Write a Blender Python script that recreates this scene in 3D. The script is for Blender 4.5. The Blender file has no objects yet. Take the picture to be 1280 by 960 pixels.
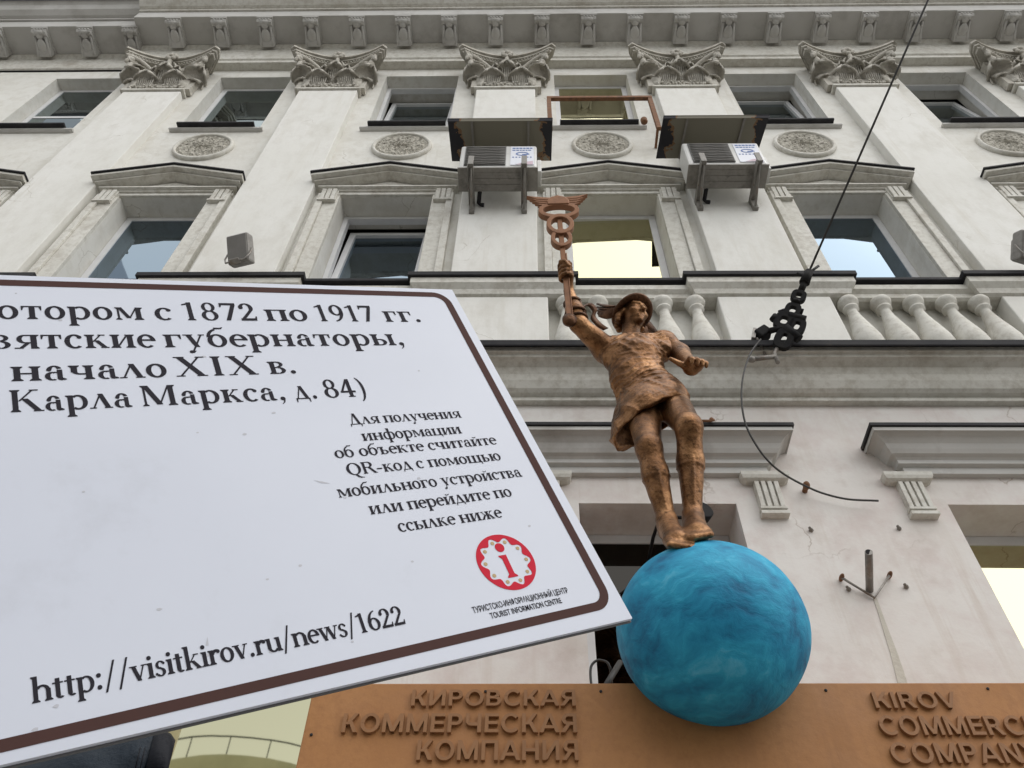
import bpy, bmesh, math, random
import numpy as np
from mathutils import Vector, Matrix

random.seed(7)
SC = bpy.context.scene
COL = SC.collection
rad = math.radians

# ------------------------------------------------------------------ camera
F_PX = 1035.0
def _n(v): return v / np.linalg.norm(v)
_up = _n(np.array([22, 840, 1035.0]))
_xc = np.array([1, 0, -.02]); _xc = _n(_xc - _up * (_xc @ _up))
_yc = np.cross(_up, _xc)
if _yc[2] < 0: _yc = -_yc
RW = np.array([_xc, _yc, _up])
CAM = np.array([0, 0, 1.6])
cam_d = bpy.data.cameras.new("camera")
cam = bpy.data.objects.new("camera", cam_d)
COL.objects.link(cam)
cam_d.sensor_width = 36.0
cam_d.lens = F_PX / 1280 * 36
cam_d.clip_start = .05
cam_d.clip_end = 2000
_m = Matrix.Identity(4)
for i in range(3):
    _m[i][0] = RW[i][0]; _m[i][1] = RW[i][1]; _m[i][2] = -RW[i][2]; _m[i][3] = CAM[i]
cam.matrix_world = _m
SC.camera = cam
def at(px, py, Y):
    """a photograph point as a place in the scene, at distance Y towards the facade"""
    d = RW @ np.array([(px - 640) / F_PX, (480 - py) / F_PX, 1.0])
    return CAM + d * (Y / d[1])

# ------------------------------------------------------------------ world, sun, exposure
SUN_EL, SUN_AZ = 58, 60          # overcast: very soft light from high up on the right
w = bpy.data.worlds.new("World"); SC.world = w; w.use_nodes = True
nt = w.node_tree
bg = nt.nodes['Background']
sky = nt.nodes.new('ShaderNodeTexSky'); sky.sky_type = 'NISHITA'; sky.sun_disc = False
sky.sun_elevation = rad(SUN_EL); sky.sun_rotation = rad(180 - SUN_AZ)
sky.air_density = 1.0; sky.dust_density = 1.5; sky.ozone_density = 1.0
hs = nt.nodes.new('ShaderNodeHueSaturation'); hs.inputs['Saturation'].default_value = .16
nt.links.new(sky.outputs[0], hs.inputs['Color']); nt.links.new(hs.outputs[0], bg.inputs['Color'])
bg.inputs['Strength'].default_value = .15
sd = bpy.data.lights.new("sun", 'SUN'); sd.energy = 1.3; sd.angle = rad(110); sd.color = (1, .96, .9)
so = bpy.data.objects.new("sun", sd); COL.objects.link(so)
_dir = Vector((math.sin(rad(SUN_AZ)) * math.cos(rad(SUN_EL)), -math.cos(rad(SUN_AZ)) * math.cos(rad(SUN_EL)), math.sin(rad(SUN_EL))))
so.rotation_euler = _dir.to_track_quat('Z', 'Y').to_euler()
so.location = (4, -12, 22)
SC.view_settings.view_transform = 'Standard'; SC.view_settings.look = 'None'
SC.view_settings.gamma = 1; SC.view_settings.use_curve_mapping = False
SC.view_settings.exposure = 0.62
SC.render.film_transparent = False
SC.cycles.max_bounces = 6
SC.cycles.use_denoising = True

# ------------------------------------------------------------------ mesh helpers
class MB:
    def __init__(s): s.v = []; s.f = []; s.sm = []
    def add(s, vs, fs, smooth=False):
        o = len(s.v); s.v += [tuple(map(float, p)) for p in vs]
        s.f += [tuple(i + o for i in q) for q in fs]; s.sm += [smooth] * len(fs); return s
    def box(s, x0, x1, y0, y1, z0, z1):
        return s.add([(x0,y0,z0),(x1,y0,z0),(x1,y1,z0),(x0,y1,z0),(x0,y0,z1),(x1,y0,z1),(x1,y1,z1),(x0,y1,z1)],
              [(0,3,2,1),(4,5,6,7),(0,1,5,4),(1,2,6,5),(2,3,7,6),(3,0,4,7)])
    def obox(s, o, ax, ay, az, hx, hy, hz):
        o, ax, ay, az = [np.array(q, float) for q in (o, ax, ay, az)]
        vs = [o + ax*hx*i + ay*hy*j + az*hz*k for k in (-1,1) for (i,j) in ((-1,-1),(1,-1),(1,1),(-1,1))]
        return s.add(vs, [(0,3,2,1),(4,5,6,7),(0,1,5,4),(1,2,6,5),(2,3,7,6),(3,0,4,7)])
    def prism(s, prof, x0, x1):
        """closed (y,z) outline swept along x"""
        n = len(prof)
        vs = [(x0, y, z) for y, z in prof] + [(x1, y, z) for y, z in prof]
        return s.add(vs, [(i, (i+1) % n, n + (i+1) % n, n + i) for i in range(n)] + [tuple(range(n))[::-1], tuple(range(n, 2*n))])
    def moulding(s, cx, hx, yw, prof):
        """mitred moulding round three sides of a block: prof is (projection, z) from bottom to top"""
        r = []
        for d, z in prof:
            r.append([(cx-hx-d, yw, z), (cx-hx-d, yw-d, z), (cx+hx+d, yw-d, z), (cx+hx+d, yw, z)])
        vs = [p for q in r for p in q]; fs = []
        for i in range(len(r)-1):
            for j in range(3):
                a = i*4+j; fs.append((a, a+1, a+5, a+4))
        fs += [(3,2,1,0), tuple(4*(len(r)-1)+k for k in range(4))]
        fs += [(4*i+0, 4*i+4, 4*i+7, 4*i+3) for i in range(len(r)-1)]
        return s.add(vs, fs)
    def tube(s, pts, r, n=8, cap=True, smooth=True):
        P = [np.array(p, float) for p in pts]; m = len(P)
        rr = r if hasattr(r, '__len__') else [r]*m
        t0 = _n(P[1]-P[0]); a = np.array([0,0,1.0]) if abs(t0[2]) < .9 else np.array([1.0,0,0])
        u = _n(np.cross(t0, a)); vs = []
        for i in range(m):
            t = _n((P[min(i+1,m-1)] - P[max(i-1,0)]))
            u = _n(u - t*(u@t)); w_ = np.cross(t, u)
            for k in range(n):
                an = 2*math.pi*k/n; vs.append(P[i] + (u*math.cos(an) + w_*math.sin(an))*rr[i])
        fs = [(i*n+k, i*n+(k+1)%n, (i+1)*n+(k+1)%n, (i+1)*n+k) for i in range(m-1) for k in range(n)]
        s.add(vs, fs, smooth)
        if cap:
            o = len(s.v) - m*n
            s.f += [tuple(o+k for k in range(n))[::-1], tuple(o+(m-1)*n+k for k in range(n))]; s.sm += [False, False]
        return s
    def lathe(s, prof, c, ax=(0,0,1), n=20, smooth=True):
        """(r, h) profile turned about an axis through c"""
        c = np.array(c, float); ax = _n(np.array(ax, float))
        a = np.array([1.0,0,0]) if abs(ax[0]) < .9 else np.array([0,1.0,0])
        u = _n(np.cross(ax, a)); v = np.cross(ax, u); vs = []
        for r, h in prof:
            for k in range(n):
                an = 2*math.pi*k/n; vs.append(c + ax*h + (u*math.cos(an)+v*math.sin(an))*r)
        m = len(prof)
        fs = [(i*n+k, i*n+(k+1)%n, (i+1)*n+(k+1)%n, (i+1)*n+k) for i in range(m-1) for k in range(n)]
        s.add(vs, fs, smooth)
        o = len(s.v) - m*n
        s.f += [tuple(o+k for k in range(n))[::-1], tuple(o+(m-1)*n+k for k in range(n))]; s.sm += [False, False]
        return s
    def ell(s, c, r, n=12, axes=None):
        c = np.array(c, float); A = np.eye(3) if axes is None else np.array(axes, float)
        m = n//2 + 1; vs = []
        for i in range(m+1):
            th = math.pi*i/m
            for k in range(n):
                ph = 2*math.pi*k/n
                q = np.array([math.sin(th)*math.cos(ph)*r[0], math.sin(th)*math.sin(ph)*r[1], math.cos(th)*r[2]])
                vs.append(c + q @ A)
        fs = [(i*n+k, (i+1)*n+k, (i+1)*n+(k+1)%n, i*n+(k+1)%n) for i in range(m) for k in range(n)]
        return s.add(vs, fs, True)
    def shell(s, G, thick):
        """closed solid of even thickness from a grid of points"""
        G = np.array(G, float); m, n, _ = G.shape
        du = np.gradient(G, axis=1); dv = np.gradient(G, axis=0)
        N = np.cross(du, dv); N /= (np.linalg.norm(N, axis=2, keepdims=True) + 1e-9)
        H = G - N*thick
        vs = list(G.reshape(-1,3)) + list(H.reshape(-1,3)); o = m*n; fs = []
        for i in range(m-1):
            for j in range(n-1):
                a = i*n+j; fs.append((a, a+1, a+n+1, a+n)); fs.append((o+a, o+a+n, o+a+n+1, o+a+1))
        rim = [j for j in range(n)] + [i*n+n-1 for i in range(1,m)] + [(m-1)*n+j for j in range(n-2,-1,-1)] + [i*n for i in range(m-2,0,-1)]
        for a, b in zip(rim, rim[1:]+rim[:1]): fs.append((a, o+a, o+b, b))
        return s.add(vs, fs, True)
    def plate(s, pts, o, ax, ay, az, t0, t1):
        """2D outline extruded from t0 to t1 along az in a frame"""
        o, ax, ay, az = [np.array(q, float) for q in (o, ax, ay, az)]; n = len(pts)
        vs = [o+ax*p[0]+ay*p[1]+az*t0 for p in pts] + [o+ax*p[0]+ay*p[1]+az*t1 for p in pts]
        return s.add(vs, [(i,(i+1)%n,n+(i+1)%n,n+i) for i in range(n)] + [tuple(range(n))[::-1], tuple(range(n,2*n))])
    def ring2(s, outer, inner, o, ax, ay, az, t0, t1):
        """flat ring between two outlines of the same count, with thickness"""
        o, ax, ay, az = [np.array(q, float) for q in (o, ax, ay, az)]; n = len(outer)
        P = lambda q, t: [o+ax*p[0]+ay*p[1]+az*t for p in q]
        vs = P(outer,t0)+P(inner,t0)+P(outer,t1)+P(inner,t1); fs = []
        for i in range(n):
            j = (i+1) % n
            fs += [(n+i,n+j,j,i),(2*n+i,2*n+j,3*n+j,3*n+i),(i,j,2*n+j,2*n+i),(3*n+i,3*n+j,n+j,n+i)]
        return s.add(vs, fs)

WLOC = {}
def wloc(o): return np.array(WLOC.get(o.name, (0,0,0)))
def link(o, parent, loc):
    COL.objects.link(o); WLOC[o.name] = tuple(loc)
    if parent is not None:
        o.parent = parent; o.location = Vector(np.array(loc) - wloc(parent))
    else: o.location = Vector(loc)
    return o
def mesh_of(name, mb, mat, org, recalc=True):
    me = bpy.data.meshes.new(name)
    me.from_pydata([tuple(np.array(v)-org) for v in mb.v], [], mb.f)
    me.polygons.foreach_set('use_smooth', mb.sm)
    if mat is not None: me.materials.append(mat)
    if recalc:
        bm = bmesh.new(); bm.from_mesh(me); bmesh.ops.recalc_face_normals(bm, faces=bm.faces); bm.to_mesh(me); bm.free()
    me.update(); return me
def obj(name, mb, mat, parent=None, org=None, base=False, bevel=0):
    V = np.array(mb.v)
    if org is None:
        org = (V.min(0)+V.max(0))/2
        if base: org[2] = V[:,2].min()
    org = np.array(org, float)
    o = bpy.data.objects.new(name, mesh_of(name, mb, mat, org))
    if bevel:
        b = o.modifiers.new("bevel", 'BEVEL'); b.width = bevel; b.segments = 2; b.limit_method = 'ANGLE'; b.angle_limit = rad(40)
    return link(o, parent, org)
def copy(o, parent, delta):
    """copy of an object with the parts under it, shifted by delta"""
    c = o.copy(); src = wloc(o); link(c, parent, src + np.array(delta))
    c.rotation_euler = o.rotation_euler
    for ch in list(o.children): copy(ch, c, delta)
    return c
def empty(name, loc, parent=None):
    return link(bpy.data.objects.new(name, None), parent, loc)
def tag(o, label, cat, group=None, kind=None):
    if label: o['label'] = label
    if cat: o['category'] = cat
    if group: o['group'] = group
    if kind: o['kind'] = kind
    return o

# ------------------------------------------------------------------ materials
def mat(name, c1, c2=None, scale=3.0, rough=.7, rough2=None, metal=0.0, bump=0.0, bscale=40.0, dirt=None, dscale=1.2, dlo=.5, dhi=.75,
        stretch=(1,1,1), spec=.5, coords='Object', fine=None, fscale=60., ior=1.5, streak=None, crack=None):
    m = bpy.data.materials.new(name); m.use_nodes = True; t = m.node_tree; N = t.nodes; L = t.links
    p = N['Principled BSDF']; p.inputs['Roughness'].default_value = rough; p.inputs['Metallic'].default_value = metal
    p.inputs['Specular IOR Level'].default_value = spec; p.inputs['IOR'].default_value = ior
    tc = N.new('ShaderNodeTexCoord')
    if coords == 'World':
        g = N.new('ShaderNodeNewGeometry'); src = g.outputs['Position']
    else: src = tc.outputs[coords]
    def noise(sc, det=6, rg=.6, st=stretch):
        mp = N.new('ShaderNodeMapping'); mp.inputs['Scale'].default_value = st
        n = N.new('ShaderNodeTexNoise'); n.inputs['Scale'].default_value = sc; n.inputs['Detail'].default_value = det; n.inputs['Roughness'].default_value = rg
        L.new(src, mp.inputs[0]); L.new(mp.outputs[0], n.inputs['Vector']); return n.outputs['Fac']
    def ramp(fac, lo, hi):
        r = N.new('ShaderNodeMapRange'); r.inputs[1].default_value = lo; r.inputs[2].default_value = hi; r.clamp = True
        L.new(fac, r.inputs[0]); return r.outputs[0]
    def mix(f, a, b):
        x = N.new('ShaderNodeMix'); x.data_type = 'RGBA'
        L.new(f, x.inputs[0])
        for k, s_ in ((6, a), (7, b)):
            if hasattr(s_, 'links'): L.new(s_, x.inputs[k])
            else: x.inputs[k].default_value = (*s_, 1)
        return x.outputs[2]
    p.inputs['Base Color'].default_value = (*c1, 1)
    col = c1
    if c2: col = mix(ramp(noise(scale), .35, .65), c1, c2)
    if fine: col = mix(ramp(noise(fscale, 4, .7), .45, .7), col, fine)
    if dirt: col = mix(ramp(noise(dscale, 8, .68), dlo, dhi), col, dirt)
    if streak:                                    # rain streaks: noise drawn out downwards, broken up by a slower one
        s1 = ramp(noise(1.0, 5, .65, (9,9,.45)), .54, .74); s2 = ramp(noise(.7, 3, .5, (1,1,1)), .42, .66)
        mu = N.new('ShaderNodeMath'); mu.operation = 'MULTIPLY'; L.new(s1, mu.inputs[0]); L.new(s2, mu.inputs[1]); col = mix(mu.outputs[0], col, streak)
    if crack:
        vo = N.new('ShaderNodeTexVoronoi'); vo.feature = 'DISTANCE_TO_EDGE'; vo.inputs['Scale'].default_value = .9
        nd = N.new('ShaderNodeTexNoise'); nd.inputs['Scale'].default_value = 3; nd.inputs['Detail'].default_value = 5; L.new(src, nd.inputs[0])
        va = N.new('ShaderNodeVectorMath'); va.operation = 'MULTIPLY_ADD'; va.inputs[1].default_value = (.5,.5,.5); L.new(nd.outputs['Color'], va.inputs[0]); L.new(src, va.inputs[2]); L.new(va.outputs[0], vo.inputs['Vector'])
        r1 = N.new('ShaderNodeMapRange'); r1.inputs[1].default_value = .0; r1.inputs[2].default_value = .006; r1.inputs[3].default_value = 1; r1.inputs[4].default_value = 0; L.new(vo.outputs['Distance'], r1.inputs[0])
        mu = N.new('ShaderNodeMath'); mu.operation = 'MULTIPLY'; L.new(r1.outputs[0], mu.inputs[0]); L.new(ramp(noise(.8, 2, .5), .55, .62), mu.inputs[1]); col = mix(mu.outputs[0], col, crack)
    if hasattr(col, 'links'): L.new(col, p.inputs['Base Color'])
    if rough2 is not None:
        r = N.new('ShaderNodeMapRange'); r.inputs[3].default_value = rough; r.inputs[4].default_value = rough2
        r.inputs[1].default_value = .3; r.inputs[2].default_value = .7
        L.new(noise(scale*1.7), r.inputs[0]); L.new(r.outputs[0], p.inputs['Roughness'])
    if bump:
        b = N.new('ShaderNodeBump'); b.inputs['Strength'].default_value = 1.0; b.inputs['Distance'].default_value = bump
        L.new(noise(bscale, 6, .65, (1,1,1)), b.inputs['Height']); L.new(b.outputs[0], p.inputs['Normal'])
    m['_'] = 0
    return m

M = {}
M['stucco'] = mat('stucco', (.66,.645,.59), (.715,.705,.66), .9, .85, bump=.0035, bscale=9, dirt=(.51,.48,.41), dscale=1.0, dlo=.52, dhi=.86, coords='World', fine=(.61,.59,.53), fscale=7, streak=(.53,.50,.43), crack=(.42,.39,.33))
M['pilaster'] = mat('pilaster_stucco', (.70,.69,.64), (.745,.735,.695), .8, .85, bump=.003, bscale=7, dirt=(.5,.47,.40), dscale=.9, dlo=.55, dhi=.9, coords='World', fine=(.665,.65,.60), fscale=5, stretch=(1.6,1.6,.8), streak=(.60,.57,.50), crack=(.48,.45,.39))
M['pink'] = mat('ground_floor_stucco', (.685,.645,.60), (.73,.705,.67), 1.3, .85, bump=.003, bscale=8, dirt=(.46,.39,.34), dscale=1.6, dlo=.54, dhi=.85, coords='World', fine=(.63,.56,.525), fscale=3, streak=(.57,.50,.44), crack=(.42,.36,.31))
M['trim'] = mat('painted_trim', (.58,.565,.505), (.66,.645,.59), 1.5, .75, bump=.0025, bscale=18, dirt=(.37,.33,.27), dscale=2.6, dlo=.53, dhi=.8, coords='World', fine=(.47,.445,.385), fscale=14)
M['cornice'] = mat('cornice_stucco', (.47,.46,.43), (.54,.53,.505), 1.2, .85, bump=.002, bscale=18, dirt=(.30,.28,.255), dscale=1.8, dlo=.5, dhi=.82, coords='World')
M['carved'] = mat('carved_plaster', (.40,.375,.32), (.56,.535,.475), 7, .9, bump=.012, bscale=26, dirt=(.22,.2,.165), dscale=9, dlo=.5, dhi=.8, coords='Object')
M['pebble'] = mat('rough_cast_infill', (.42,.395,.33), (.56,.53,.46), 20, .95, bump=.035, bscale=24, dirt=(.17,.155,.125), dscale=24, dlo=.5, dhi=.62, coords='Object')
M['flash'] = mat('zinc_flashing', (.022,.022,.025), (.038,.037,.038), 4, .7, bump=.001, bscale=10, dirt=(.09,.075,.065), dscale=6, dlo=.6, dhi=.8, spec=.15)
M['pvc'] = mat('white_window_frame', (.70,.70,.70), (.64,.64,.64), 5, .4)
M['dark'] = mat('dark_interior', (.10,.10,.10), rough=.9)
M['lead'] = mat('roof_sheet', (.20,.21,.225), (.30,.31,.325), 3, .45, metal=.3, dirt=(.08,.085,.1), dscale=1.5, dlo=.45, dhi=.7, coords='World', bump=.004, bscale=6)

def glass(name, base, ior, metal=0., wob=.0012):
    m = bpy.data.materials.new(name); m.use_nodes = True; t = m.node_tree; p = t.nodes['Principled BSDF']
    p.inputs['Base Color'].default_value = (*base, 1); p.inputs['Roughness'].default_value = .02
    p.inputs['IOR'].default_value = ior; p.inputs['Metallic'].default_value = metal
    g = t.nodes.new('ShaderNodeNewGeometry'); n = t.nodes.new('ShaderNodeTexNoise'); n.inputs['Scale'].default_value = 1.4; n.inputs['Detail'].default_value = 1
    b = t.nodes.new('ShaderNodeBump'); b.inputs['Distance'].default_value = wob
    t.links.new(g.outputs['Position'], n.inputs['Vector']); t.links.new(n.outputs['Fac'], b.inputs['Height']); t.links.new(b.outputs[0], p.inputs['Normal'])
    return m
M['glass'] = glass('window_glass', (.185,.245,.30), 1.5, 1.0)
M['glass_dim'] = glass('shaded_window_glass', (.19,.24,.25), 1.5, 1.0)
M['glass_dark'] = glass('dark_ground_floor_glass', (.035,.033,.03), 1.5, 1.0)
M['glass_gold'] = glass('mirrored_gold_glass', (.63,.60,.385), 1.5, 1.0, .0012)
# ================================================================== THE FACADE
W = 4.40            # wall face
PF = 4.28           # pilaster face
B = 2.612           # bay
PX = [-.345 + B*k for k in range(-4, 6)]        # pilaster axes
WXA = [.945 + B*k for k in range(-4, 5)]         # window axes
WX = WXA
XL, XR = -11.9, 13.9
PXP = PX[2:]         # the pilasters start at the left end of the projecting part
bld = tag(empty('building', (1, 4.4, 0)), 'long off white stucco facade with pilasters, leafy capitals, pediments and balustrades', 'building')

def wall_sheet(mb, x0, x1, z0, z1, holes, y, depth):
    xs = sorted({x0, x1, *[h[0] for h in holes], *[h[1] for h in holes]})
    zs = sorted({z0, z1, *[h[2] for h in holes], *[h[3] for h in holes]})
    for a, b in zip(xs, xs[1:]):
        for c, d in zip(zs, zs[1:]):
            if any(h[0] <= a+1e-6 and b <= h[1]+1e-6 and h[2] <= c+1e-6 and d <= h[3]+1e-6 for h in holes): continue
            mb.add([(a,y,c),(b,y,c),(b,y,d),(a,y,d)], [(0,1,2,3)])
    for a, b, c, d in holes:
        Y = y + depth
        mb.add([(a,y,c),(a,Y,c),(a,Y,d),(a,y,d)], [(0,1,2,3)])
        mb.add([(b,y,c),(b,Y,c),(b,Y,d),(b,y,d)], [(3,2,1,0)])
        mb.add([(a,y,d),(a,Y,d),(b,Y,d),(b,y,d)], [(0,1,2,3)])
        mb.add([(a,y,c),(a,Y,c),(b,Y,c),(b,y,c)], [(3,2,1,0)])

H3, H2, H1 = .565, .54, .56
Z3 = (12.48, 14.66); Z2 = (8.34, 10.50); Z1 = (2.3, 5.67)
up_h = [(x-H3, x+H3, *Z3) for x in WX] + [(x-H2, x+H2, *Z2) for x in WX]
lo_h = [(x-.03-H1, x-.03+H1, *Z1) for x in WX]
mb = MB(); wall_sheet(mb, XL, XR, 6.85, 15.2, up_h, W, .42); obj('wall', mb, M['stucco'], bld)
mb = MB(); wall_sheet(mb, XL, XR, .9, 6.85, lo_h, W, .45); obj('wall', mb, M['pink'], bld)
mb = MB(); mb.box(XL, XR, W-.09, W+.3, 0, .9); obj('plinth', mb, M['cornice'], bld)
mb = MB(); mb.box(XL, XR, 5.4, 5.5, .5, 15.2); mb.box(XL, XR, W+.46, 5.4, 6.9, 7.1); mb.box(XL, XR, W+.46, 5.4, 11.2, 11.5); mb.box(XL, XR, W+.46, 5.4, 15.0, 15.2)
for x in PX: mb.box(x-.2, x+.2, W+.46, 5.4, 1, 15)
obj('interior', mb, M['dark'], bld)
mb = MB(); mb.box(XL, XR, 5.52, 15, 0, 15.6); obj('rear_block', mb, M['stucco'], bld)
for a in (XL-.02, XR):
    mb = MB(); mb.box(a, a+.02, W+.01, 5.52, 0, 15.2); obj('end_wall', mb, M['stucco'], bld)

# --- entablature: the part left of the first capital is set back
def entab(x0, x1, s, lid):
    def yz(p): return [(y+s, z) for y, z in p]
    m = MB(); m.prism(yz([(W-s+.02 if 0 else W+.3,14.97),(4.27,14.97),(4.27,15.06),(4.245,15.08),(4.245,15.56),(4.2,15.63),(4.2,15.66),(W+.3,15.66)]), x0, x1); obj('frieze', m, M['trim'], bld)
    m = MB(); m.prism(yz([(W+.3,15.663),(3.76,15.663),(3.76,15.93),(W+.3,15.93)]), x0, x1); obj('cornice', m, M['cornice'], bld, bevel=.008)
    m = MB(); m.prism(yz([(W+.3,15.935),(3.73,15.935),(3.73,15.985),(3.68,16.0),(3.60,16.06),(3.56,16.16),(3.50,16.22),(3.50,16.30),(W+.3,16.34)]), x0, x1); obj('cornice_moulding', m, M[lid], bld)
    m = MB(); m.prism(yz([(6.5,17.3),(3.44,16.32),(3.44,16.36),(6.5,17.36)]), x0, x1); obj('roof', m, M['flash'], bld)
XS = -6.42
entab(XL, XS, .13, 'cornice'); entab(XS, XR, 0, 'trim')
m = MB(); m.prism([(3.66,16.225),(3.60,16.20),(3.56,16.23),(3.56,16.34),(3.66,16.34)], XL, XS-.02); obj('gutter', m, M['lead'], bld)

# modillions: one built, the rest copied
def modillion_mb():
    m = MB(); hw = .118
    m.prism([(0,0),(-.43,0),(-.43,-.035),(0,-.035)], -hw-.012, hw+.012)
    m.prism([(0,-.036),(-.40,-.036),(-.405,-.075),(-.375,-.105),(-.33,-.10),(-.29,-.075),(-.22,-.075),(-.14,-.105),(-.06,-.15),(0,-.165)], -hw, hw)
    m.tube([(-.07,-.36,-.075),(.07,-.36,-.075)], .042, 12)
    m.ell((0,-.31,-.095), (.055,.05,.035)); m.ell((0,-.15,-.115), (.075,.13,.035))
    for i in range(4): m.ell((-.072+.048*i,-.408,-.062), (.018,.014,.02), 8)
    for sx in (-1,1): m.tube([(sx*.085,-.30,-.085),(sx*.085,-.1,-.115),(sx*.085,-.02,-.15)], .02, 6)
    return m
SP = B/3.5
m0 = None; n = 0
x = PX[0] - .2
while x < XR-.2:
    s = .13 if x < XS-.05 else 0
    loc = np.array([x, 4.195+s, 15.66])
    if m0 is None: m0 = obj('modillion', modillion_mb(), M['cornice'], bld, org=(0,0,0)); m0.location = Vector(loc - wloc(bld)); WLOC[m0.name] = tuple(loc)
    else: copy(m0, bld, loc - wloc(m0))
    x += SP

# --- pilasters (shafts), necks, capitals
def leaf(c, h, wd, out, ang, nx=11, nv=14):
    """acanthus leaf as a scoop: it climbs the bell, then rolls forward into a broad cupped lip"""
    ca, sa = math.cos(ang), math.sin(ang); G = []
    for i in range(nv):
        v = i/(nv-1)
        if v < .42: q = 0; o_ = out*.16*v/.42; z = h*.74*v/.42; wv = wd*(.62+.33*v/.42)
        else:
            q = (v-.42)/.58; o_ = out*(.16+.84*q); z = h*(.74+.30*math.sin(q*math.pi*.62)); wv = wd*max(.12, 1-q**3.2)**.5
        wv *= 1+.05*math.cos(v*40)
        row = []
        for j in range(nx):
            u = -1+2*j/(nx-1)
            a = u*wv; dep = -o_ + .05*u*u*(1-q) + .007*math.cos(u*14)
            row.append((c[0] + a*ca - dep*sa, c[1] + a*sa + dep*ca, c[2] + z - h*.34*u*u*min(1, q*1.6)))
        G.append(row)
    return G
def capital_mb():
    m = MB(); hw = .43; rngc = random.Random(4)
    m.moulding(0, hw-.015, .10, [(.10,.05),(.095,.25),(.10,.55),(.115,.72),(.13,.80)])
    m.box(-hw, hw, -.06, .08, 1.1, 1.215)
    # two leaves low on the face, one high in the middle, scoops wrapping the corners
    for sx in (-1,1):
        m.shell(leaf((sx*.215,-.0,.05), .34, .185, .135, sx*.05), .024)
        m.shell(leaf((sx*.44,.015,.10), .44, .17, .20, sx*.75), .024)
        m.shell(leaf((sx*.435,.07,.05), .36, .11, .14, sx*1.45), .022)
        m.shell(leaf((sx*.40,.0,.36), .30, .12, .16, sx*.7), .02)
        m.shell(leaf((sx*.13,-.005,.36), .26, .075, .12, sx*.45), .018)
        for rr_ in range(9):                      # veins on the low leaves
            q = -.13+.0325*rr_; m.tube([(sx*.215+q*.62,-.008,.07), (sx*.215+q*.9,-.022,.22), (sx*.215+q,-.06,.31-.9*q*q)], .0085, 5)
    m.shell(leaf((0,-.0,.22), .42, .15, .155, 0), .026)
    for rr_ in range(7): q = -.10+.033*rr_; m.tube([(q*.7,-.008,.26), (q*.95,-.03,.46), (q,-.075,.575-1.0*q*q)], .0085, 5)
    for k in range(46): m.ell((-.41+.82*rngc.random(), -.012-.018*rngc.random(), .06+.10*rngc.random()**1.5), (.018,.016,.024), 6)
    # stems to the corner scrolls and to the middle flower
    for sx in (-1,1):
        pts = [(sx*(.15+.40*(i/11)**1.3), -.03-.15*(i/11)**1.6, .46+.33*math.sin(i/11*1.5)) for i in range(12)]
        m.tube(pts, [.022+.014*i/11 for i in range(12)], 8)
        ax = _n(np.array([sx*.75,-.66,0])); c = np.array([sx*.56, -.17, .74])
        pts = [c + ax*.095*(1-i/30)*math.cos(i*.42) + np.array([0,0,1])*.095*(1-i/30)*math.sin(i*.42) for i in range(26)]
        m.tube(pts, .026, 8); m.ell(c, (.045,.045,.05)); m.ell((sx*.54,-.13,.60), (.05,.05,.09)); m.ell((sx*.60,-.19,.66), (.03,.03,.06))
        m.tube([(sx*(.16-.11*i/9), -.04-.07*i/9, .50+.27*math.sin(i/9*1.6)) for i in range(10)], .018, 8)
        m.tube([(sx*(.22+.20*i/9), -.03-.06*i/9, .52+.14*math.sin(i/9*1.5)) for i in range(10)], .016, 6)
    # abacus with hollow sides, three beaded steps
    def plan(g):
        P = [(-1*(.66+g)+2*(.66+g)*i/18, -(.10+g) - .165*abs(-1+2*i/18)**1.9) for i in range(19)]
        return P + [(.72+g,-.235-g*.4),(.70+g*.6,-.13),(.52+g,.10),(-.52-g,.10),(-.70-g*.6,-.13),(-.72-g,-.235-g*.4)]
    o, X, Y, Z = (0,0,0), (1,0,0), (0,1,0), (0,0,1)
    m.plate(plan(-.045), o, X, Y, Z, .82, .875); m.plate(plan(-.012), o, X, Y, Z, .877, .925); m.plate(plan(.022), o, X, Y, Z, .927, .975)
    for i in range(29):
        t = -1+2*i/28; m.ell((t*.63, -.068-.165*abs(t)**1.9, .848), (.014,.015,.018), 6)
    for k in range(7):
        a = k*2*math.pi/7; m.ell((.062*math.cos(a), -.165, .885+.07*math.sin(a)), (.040,.03,.042), 8)
    m.ell((0,-.19,.885), (.034,.03,.034), 8); m.tube([(0,-.10,.62),(0,-.15,.83)], [.04,.03], 8)
    m.v = [(x*1.01, y*1.08, z*1.12 if z < .977 else z) for x, y, z in m.v]
    return m
cap0 = obj('capital', capital_mb(), M['carved'], bld, org=(0,0,0)); pil0 = None
for i, px in enumerate(PXP):
    loc = np.array([px, PF, 13.76])
    if i == 0: cap0.location = Vector(loc - wloc(bld)); WLOC[cap0.name] = tuple(loc)
    else: copy(cap0, bld, loc - wloc(cap0))
    if pil0 is None:
        m = MB(); m.box(px-.43, px+.43, PF, W+.02, 8.42, 13.72); pil0 = obj('pilaster', m, M['pilaster'], bld, bevel=.01)
        m = MB(); m.moulding(px, .315, W+.005, [(.125,13.735),(.15,13.74),(.15,13.785),(.13,13.795),(.13,13.83)]); obj('neck_band', m, M['trim'], pil0)
    else: copy(pil0, bld, np.array([px-PXP[0],0,0]))

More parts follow.
